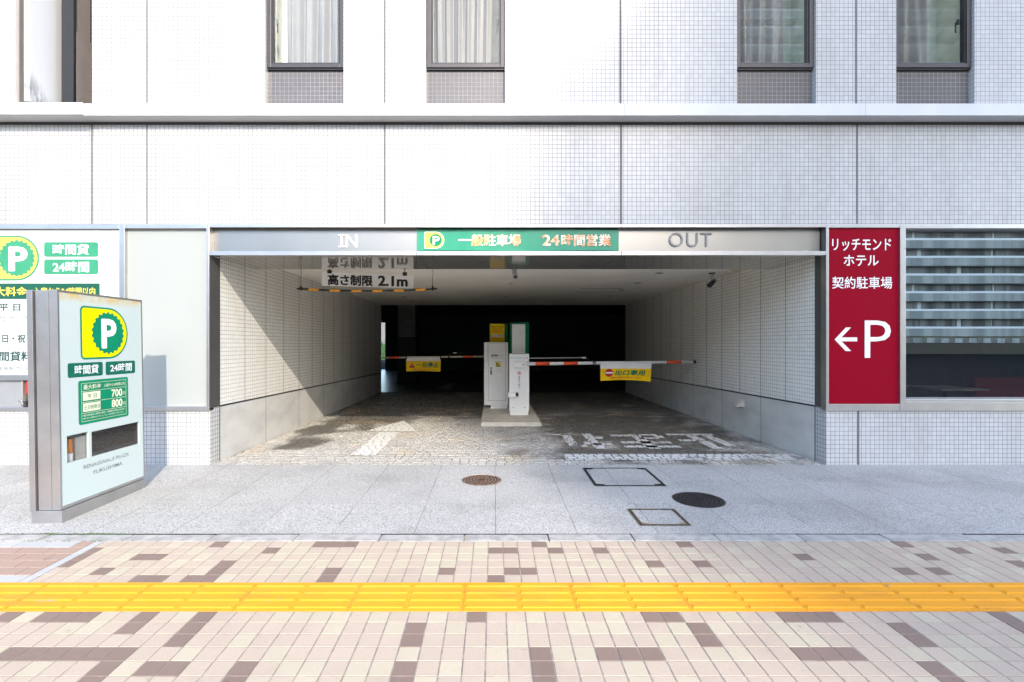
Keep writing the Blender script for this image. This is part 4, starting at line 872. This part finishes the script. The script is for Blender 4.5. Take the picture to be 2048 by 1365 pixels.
# white control cabinet
cy = 10.1
CC = thing('control_cabinet', 'tall white steel cabinet with a framed door and a yellow sticker on the concrete island', 'cabinet', (.05, cy + .2, IZ))
mb = MB(); mb.box(-.06, .285, cy + .03, cy + .40, IZ, .132, M['cabinet'], .004); mb.build('foot', CC)
mb = MB(); mb.box(-.190, .295, cy, cy + .45, .134, 1.405, M['cabinet'], .007); mb.build('body', CC)
mb = MB(); mb.box(-.100, .245, cy - .006, cy - .0005, .235, 1.372, M['cabinet'], .002); DR = mb.build('door', CC)
mb = MB(); t = .004
for u0, u1, v0, v1 in ((-.105, -.1005, .23, 1.377), (.2455, .25, .23, 1.377), (-.1, .245, .23, .2345), (-.1, .245, 1.3725, 1.377), (-.122, -.1185, 1.02, 1.40), (-.19, -.1225, 1.018, 1.0215)): mb.box(u0, u1, cy - .0012, cy + .002, v0, v1, M['joint'])
mb.build('door_gap', CC)
mb = MB(); mb.box(-.068, -.028, cy - .014, cy - .0065, .745, .905, M['steel'], .004); mb.box(-.06, -.036, cy - .018, cy - .0145, .76, .83, M['lining'], .003); mb.build('handle', DR)
pr = Print(lambda u, v, h: (u, cy - .006 - h, v)); pr.poly([(-.055, 1.127), (-.035, 1.155), (-.035, 1.098)], DC['blk'], .0015)
pr.text('駐車券', -.028, .09, 1.112, 1.164, DC['blk'], .0015, .022); pr.text('をお取りください', .09, .222, 1.120, 1.148, DC['blk'], .0015, 0); pr.text('車の方はボタンを押してください', -.028, .215, 1.075, 1.096, DC['blk'], .0015, 0)
pr.text('係員呼出中', .03, .165, 1.008, 1.025, DC['blk'], .0015); pr.rect(.045, .148, .91, 1.0, DC['byel'], .0015); pr.rect(.05, .143, .914, .94, DC['grn'], .0027); pr.rect(.055, .10, .955, .99, DC['ink2'], .0027); pr.text('ご利用案内', .03, .16, .855, .868, DC['gry'], .0015); pr.text('お問い合わせ', .02, .18, .805, .818, DC['gry'], .0015); pr.build('sticker', DR)
# ticket machine with yellow notice
ty = 10.68
TM = thing('ticket_machine', 'green topped ticket machine with a yellow notice behind the white cabinet', 'machine', (.12, ty + .2, IZ))
mb = MB(); mb.box(.0, .28, ty + .02, ty + .30, IZ, 1.38, M['cabinet'], .006); mb.build('post', TM)
mb = MB(); mb.box(-.09, .31, ty, ty + .36, 1.381, 1.812, M['green'], .012); mb.build('head', TM)
mb = MB(); mb.box(-.07, .235, ty - .012, ty - .001, 1.385, 1.80, DC['byel'], .003); mb.build('notice', TM)
pr = Print(lambda u, v, h: (u, ty - .012 - h, v)); pr.text('ご利用方法のご案内', -.045, .20, 1.725, 1.755, DC['blk'], .0015, .02)
for v, t in ((1.685, '入口で駐車券をお取りください'), (1.655, '出口で料金を精算してください'), (1.625, '領収書は精算時に発行します')): pr.text(t, -.025, .195, v, v + .018, DC['red'], .0015, .01)
for i in range(4): pr.disc(-.025 + .072 * i, 1.545, .031, DC['wht'], .0015, 20); pr.disc(-.025 + .072 * i, 1.552, .012, DC['blk'], .0027, 14); pr.rect(-.037 + .072 * i, -.013 + .072 * i, 1.527, 1.537, DC['blk'], .0027)
for v in (1.49, 1.465, 1.44): pr.text('紙幣・硬貨がご利用になれます', -.045, .19, v, v + .013, DC['red'], .0015)
pr.text('高額紙幣は使用できません', -.04, .20, 1.40, 1.418, DC['blk'], .0015, .01); pr.build('lettering', TM)
# payment machine seen from the back
py = 9.86
PM = thing('payment_machine', 'green payment machine with a blank white back plate behind the exit gate', 'machine', (.51, py + .2, IZ))
mb = MB(); mb.box(.36, .66, py + .02, py + .3, IZ, 1.15, M['cabinet'], .006); mb.build('post', PM)
mb = MB(); mb.prism([(.330, 1.155), (.700, 1.155), (.700, 1.805), (.655, 1.805), (.335, 1.785)], 'y', py, py + .40, M['green']); bmesh.ops.bevel(mb.bm, geom=mb.bm.edges[:], offset=.007, segments=2, affect='EDGES'); mb.build('head', PM)
mb = MB(); mb.box(.366, .625, py - .007, py - .0005, 1.185, 1.76, M['cabinet'], .003); BP = mb.build('back_plate', PM)
mb = MB()
for x, z in ((.43, 1.44), (.61, 1.44), (.53, 1.58), (.605, 1.735)): mb.tube((x, py - .007, z), (x, py - .010, z), .006, M['black'], n=10)
mb.build('screw', BP)
# low bollard box behind the gate
mb = MB(); mb.box(.66, .775, 10.9, 11.05, IZ, .36, M['cabinet'], .01); GB = tag(mb.build('cable_box'), 'small grey box on the island behind the exit gate', 'box')

# ------------------------------------------------------------------ ceiling and wall fittings
def bullet_camera(loc, aim, name, label, body, mount):
    R = thing(name, label, 'camera', loc); L = Vector(loc); aim = Vector(aim).normalized(); c = L + Vector((0, 0, -mount))
    mb = MB(); mb.tube(L, L + Vector((0, 0, -.012)), .05, body); 
    for a in (-.018, .018): mb.tube(L + Vector((a, 0, -.01)), c + Vector((a * .6, 0, .02)), .007, M['steel'], n=10)
    mb.build('mount', R)
    mb = MB(); mb.tube(c - aim * .09, c + aim * .08, .036, body, n=20); mb.tube(c + aim * .075, c + aim * .11, .041, body, n=20); mb.build('body', R)
    mb = MB(); mb.tube(c + aim * .1105, c + aim * .114, .024, M['darkglass'], n=20); mb.build('lens', R); return R
bullet_camera((3.47, 7.94, CEI - .002), (-.75, -.75, -.5), 'security_camera', 'black bullet camera hanging on a ceiling stem near a tiled wall', M['black'], .16)
bullet_camera((.31, 7.3, CEI - .002), (.05, -.7, -.55), 'security_camera', 'grey bullet camera on the ceiling behind the green banner', M['steel'], .09)
mb = MB(); mb.lathe((3.56, 7.35, CEI - .062), [(.03, 0), (.06, .02), (.075, .06)], plain('sensor_beige', (.62, .50, .33), .5), 28); tag(mb.build('motion_sensor'), 'beige round motion sensor where the ceiling meets a tiled wall', 'sensor')
mb = MB(); mb.lathe((.29, 9.2, CEI - .035), [(.045, 0), (.06, .012), (.06, .03)], plain('detector_cream', (.66, .58, .42), .5), 28); tag(mb.build('smoke_detector'), 'cream smoke detector on the middle of the passage ceiling', 'detector')
def downlight(x, y, lab):
    mb = MB(); n = 32; zc = CEI - .006 - .015 * (y - 6.7) / 7.6
    for r0, r1, z0, z1, m in ((.078, .066, zc, zc - .004, M['white']), (.066, .058, zc - .004, zc + .004, M['steel'])):
        for i in range(n):
            a, b = 2 * pi * i / n, 2 * pi * (i + 1) / n; mb.face([(x + r0 * cos(a), y + r0 * sin(a), z0), (x + r0 * cos(b), y + r0 * sin(b), z0), (x + r1 * cos(b), y + r1 * sin(b), z1), (x + r1 * cos(a), y + r1 * sin(a), z1)], m)
    mb.face([(x + .06 * cos(2 * pi * i / n), y + .06 * sin(2 * pi * i / n), zc + .003) for i in range(n)], M['black'])
    return tag(mb.build('downlight'), lab, 'light', 'unlit downlights in the passage ceiling')
for x, y, l in ((2.62, 7.91, 'unlit ceiling downlight nearest the black bullet camera'), (2.64, 9.15, 'second unlit ceiling downlight inwards from the black bullet camera'), (2.65, 10.35, 'third unlit ceiling downlight inwards from the black bullet camera'), (2.68, 11.6, 'fourth and deepest unlit ceiling downlight inwards from the black bullet camera'),
                (.30, 11.7, 'unlit downlight on the ceiling behind the cream smoke detector'), (-2.12, 11.8, 'nearer unlit downlight of the pair above the entry arm'), (-2.13, 13.0, 'deeper unlit downlight of the pair above the entry arm')): downlight(x, y, l)
mb = MB(); y = 7.57; z = .47; mb.prism([(XR - .001, z - .05), (XR - .001, z + .06), (XR - .012, z + .06), (XR - .11, z - .035), (XR - .11, z - .05)], 'y', y - .05, y + .05, plain('fitting_beige', (.55, .50, .42), .5)); tag(mb.build('foot_light'), 'small beige wedge shaped fitting on a grey wall plinth', 'light')

# ------------------------------------------------------------------ covers in the forecourt
def round_cover(x, y, r, label, c1, c2, rings):
    R = thing('manhole_cover', label, 'manhole cover', (x, y, ground(y))); sl = math.atan(0.01267)
    def ring(mb, r0, r1, z0, z1, m, n=56, a0=0, a1=2 * pi):
        for i in range(n):
            a, b = a0 + (a1 - a0) * i / n, a0 + (a1 - a0) * (i + 1) / n
            f = mb.face([(x + r0 * cos(a), y + r0 * sin(a), ground(y) + z0 + .01267 * r0 * sin(a)), (x + r0 * cos(b), y + r0 * sin(b), ground(y) + z0 + .01267 * r0 * sin(b)), (x + r1 * cos(b), y + r1 * sin(b), ground(y) + z1 + .01267 * r1 * sin(b)), (x + r1 * cos(a), y + r1 * sin(a), ground(y) + z1 + .01267 * r1 * sin(a))], m)
    mb = MB(); ring(mb, r, r * .94, .003, .007, c2); ring(mb, r * .94, r * .925, .007, .003, c2); mb.build('rim', R)
    mb = MB(); ring(mb, r * .922, 0.004, .0035, .0035, c1)
    for k_ in range(rings):
        rr = r * (.86 - .74 * k_ / rings); seg_ = 10 if rr > r * .3 else 5
        for q_ in range(seg_):
            a0 = 2 * pi * q_ / seg_ + .4 * k_; ring(mb, rr, rr - r * .055, .0055, .0055, c2, 6, a0, a0 + 2 * pi / seg_ * .86)
    mb.build('lid', R); return R
rust = plain('rusty_iron', (.085, .038, .022), .7, .2, .25, 30, .4); rustlt = plain('worn_rusty_iron', (.40, .30, .23), .5, .4, .2, 30)
iron = plain('cast_iron', (.035, .030, .030), .55, .4, .2, 30, .4); ironlt = plain('worn_cast_iron', (.085, .075, .075), .4, .6, .2, 30)
round_cover(-.12, 5.05, .205, 'round rust brown manhole cover in the sunlit granite forecourt', rust, rustlt, 5)
round_cover(1.82, 4.44, .222, 'round blackish manhole cover in the shaded granite forecourt', iron, ironlt, 5)
def square_cover(x0, x1, y0, y1, label, m, rounded):
    R = thing('access_cover', label, 'access cover', ((x0 + x1) / 2, (y0 + y1) / 2, ground((y0 + y1) / 2))); G = lambda x, y, h=.004: (x, y, ground(y) + h)
    mb = MB(); mb.face([G(x0, y0, .0035), G(x1, y0, .0035), G(x1, y1, .0035), G(x0, y1, .0035)], M['granite']); mb.build('lid', R)
    mb = MB(); w_ = .028
    def q(a, b, c, d, h=.006): mb.face([G(a, c, h), G(b, c, h), G(b, d, h), G(a, d, h)], m)
    q(x0, x0 + w_, y0, y1); q(x1 - w_, x1, y0, y1); q(x0 + w_, x1 - w_, y0, y0 + w_ * .8); q(x0 + w_, x1 - w_, y1 - w_ * .9, y1)
    e = .075 if not rounded else .06
    for cx, sx in ((x0 + w_, 1), (x1 - w_, -1)):
        for cyy, sy in ((y0 + w_ * .8, 1), (y1 - w_ * .9, -1)):
            if rounded and sy < 0: continue
            pts = [(cx, cyy), (cx + sx * e, cyy), (cx + sx * (e if not rounded else e * .8), cyy + sy * e * .45), (cx, cyy + sy * e * .6)]
            mb.face([G(a, b, .006) for a, b in pts], m if not rounded else rustlt)
    mb.build('frame', R); return R
square_cover(.980, 1.675, 4.84, 5.51, 'larger square access cover with a dark steel frame and granite infill', iron, False)
square_cover(1.12, 1.512, 3.82, 4.19, 'smaller square access cover with a rusty frame near the kerb', plain('rusty_frame', (.11, .075, .045), .6, .3, .3, 20), True)
# weeds in the kerb joint
mb = MB(); gm = plain('weed_green', (.05, .13, .02), .7)
for i in range(420):
    x = random.choice((random.gauss(-2.9, .13), random.gauss(-2.9, .13), random.gauss(-3.25, .03), random.uniform(-3.6, -2.4))); y = 3.664 if i % 7 else 3.536; a = random.uniform(0, 6.28); h = random.uniform(.004, .014); d = random.uniform(.002, .01)
    mb.face([(x - .002 * cos(a), y - .002 * sin(a), ground(y) - .004), (x + .002 * cos(a), y + .002 * sin(a), ground(y) - .004), (x + d * sin(a), y + .5 * d * cos(a), ground(y) + h)], gm)
o = mb.build('weeds'); o['kind'] = 'stuff'; tag(o, 'thin green weeds growing in the kerb joint beside the free-standing sign', 'weeds')

# ------------------------------------------------------------------ furniture behind the display window
redm = plain('red_upholstery', (.35, .02, .02), .7); wood = plain('dark_wood', (.10, .055, .03), .4); topm = plain('table_white', (.65, .63, .60), .35)
def sofa(x0, x1, y0, label):
    R = thing('sofa', label, 'sofa', ((x0 + x1) / 2, y0 + .35, .12)); mb = MB(); mb.box(x0, x1, y0 + .16, y0 + .75, .22, .52, redm, .03); mb.build('seat', R)
    mb = MB(); mb.box(x0, x1, y0, y0 + .155, .22, .90, redm, .03); mb.build('backrest', R)
    for a in (x0 + .06, x1 - .06):
        for b in (y0 + .08, y0 + .68): mb = MB(); mb.box(a - .02, a + .02, b - .02, b + .02, .12, .219, wood); mb.build('leg', R)
    return R
def table(x, y, label):
    R = thing('dining_table', label, 'table', (x, y, .12)); mb = MB(); mb.box(x - .3, x + .3, y - .3, y + .3, .775, .80, topm, .006); mb.build('tabletop', R)
    mb = MB(); mb.tube((x, y, .14), (x, y, .774), .03, M['black']); mb.build('pedestal', R); mb = MB(); mb.tube((x, y, .12), (x, y, .139), .2, M['black'], n=28); mb.build('foot', R); return R
table(5.95, 6.6, 'white topped pedestal table just behind the display window'); sofa(6.75, 8.0, 7.0, 'red upholstered sofa deeper behind the display window')

# ------------------------------------------------------------------ across the street: the tower that shades the right half
T = thing('apartment_tower', 'tall grey apartment tower with white balcony edges mirrored in the display window', 'building', (74, -82, -.35))
tw = plain('tower_wall', (.62, .63, .62), .7); tws = plain('tower_slab', (.93, .93, .92), .6, 0, .02); k = N('tower_glass'); k.col(k.mix(k.ramp(k.noise(.9, 3, stretch=(1, 1, .02)), .4, .6), (.05, .055, .06), (.20, .21, .21))); k.set(.5); twg = k.m; k = N('tower_parapet'); k.col(k.mix(k.ramp(k.noise(.55, 3, stretch=(1, 1, .02)), .35, .65), (.27, .285, .27), (.47, .48, .45))); k.set(.6); twr = k.m
TX0, TX1, TY0, TY1 = 37.67, 97.0, -90.0, -75.0
mb = MB(); mb.prism([(TX0, -.35), (TX1, -.35), (TX1, 74), (TX0 + 2.0, 74), (TX0 + 1.25, 64.6), (TX0, 63.2)], 'y', TY0, TY1, tw); mb.build('wall', T)
mb = MB(); mp = MB(); mg = MB()
for fl in range(1, 21):   # storeys
    z = fl * 3.0 + 1.2; x0 = TX0 + .02 + (2.1 if z > 59 else 0)
    mb.box(x0, TX1 - .1, TY1 + .02, TY1 + 1.55, z - .17, z + .17, tws)
    mp.box(x0, TX1 - .1, TY1 + 1.40, TY1 + 1.5, z - 1.5, z - .175, twr)
    xx = x0 + .2; r_ = random.Random(fl % 3)
    while xx < TX1 - 4: wd = r_.uniform(4, 16); mg.box(xx, xx + wd, TY1 + .001, TY1 + .06, z + .18, z + 1.49, twg); xx += wd + r_.uniform(.15, .9)
mq = MB(); mq.box(TX0, TX1, TY1 + .01, TY1 + 1.2, -.3, 1.6, plain('podium', (.06, .05, .035), .6)); mq.build('podium', T); mq = MB(); xx = TX0
while xx < TX1 - 2: mq.box(xx, xx + 1.3, TY1 + 1.2, TY1 + 1.4, 1.62, 2.4, twr); xx += 2.4
mq.build('awning', T)
mb.build('balcony_slab', T); mp.build('parapet', T); mg.build('glazing', T)
for nm, x0, x1, y1_, hh, c_, lab in (('added_block', -120, -14, -74, 23.0, (.40, .39, .37), 'long beige flat roofed building added unseen across the street to darken a sign reflection'), ('added_block', -13.5, 36, -77, 24.0, (.30, .31, .33), 'grey flat roofed building added unseen beside the tall apartment tower to darken a sign reflection')):  # unseen blocks added to darken what the IN panel reflects
    Q_ = thing(nm, lab, 'building', ((x0 + x1) / 2, y1_ - 6, -.35)); mb = MB(); mb.box(x0, x1, y1_ - 12, y1_, -.35, hh, plain('added_block_wall', c_, .8)); mb.build('wall', Q_); mb = MB()
    for fl in range(int(hh / 3.5)):
        xx = x0 + 1.5
        while xx < x1 - 3: mb.box(xx, xx + 2.2, y1_ + .001, y1_ + .06, .6 + fl * 3.4, 2.6 + fl * 3.4, twg); xx += 3.6
    mb.build('glazing', Q_)
# what shows through the far doorway of the hall
mb = MB(); hg = plain('hedge_green', (.035, .10, .03), .8, 0, .3, 5)
for i in range(2500):
    x, y, z = random.uniform(-16, -7), random.uniform(43, 44.4), random.uniform(0, 1.55 + .2 * random.random()); a = [Vector((random.gauss(0, 1), random.gauss(0, 1), random.gauss(0, 1))).normalized() * .09 for _ in range(3)]
    mb.face([tuple(Vector((x, y, z)) + q) for q in a], hg)
mb.box(-15.9, -7.1, 43.2, 44.2, 0, 1.4, hg); tag(mb.build('hedge'), 'green hedge outside seen through the far doorway of the dark hall', 'hedge')
BH = thing('office_block', 'pale grey building outside seen through the far doorway of the dark hall', 'building', (-20, 78, -.35))
mb = MB(); mb.box(-45, 0, 75, 83, -.35, 4.6, plain('back_building_wall', (.16, .16, .165), .7)); mb.build('wall', BH); mb = MB()
for x in range(-43, -1, 3): mb.box(x, x + 1.6, 74.96, 75.01, 2.0, 3.6, M['darkglass'])
mb.build('glazing', BH)
for o in bpy.data.objects:
    if '_base' in o: del o['_base']
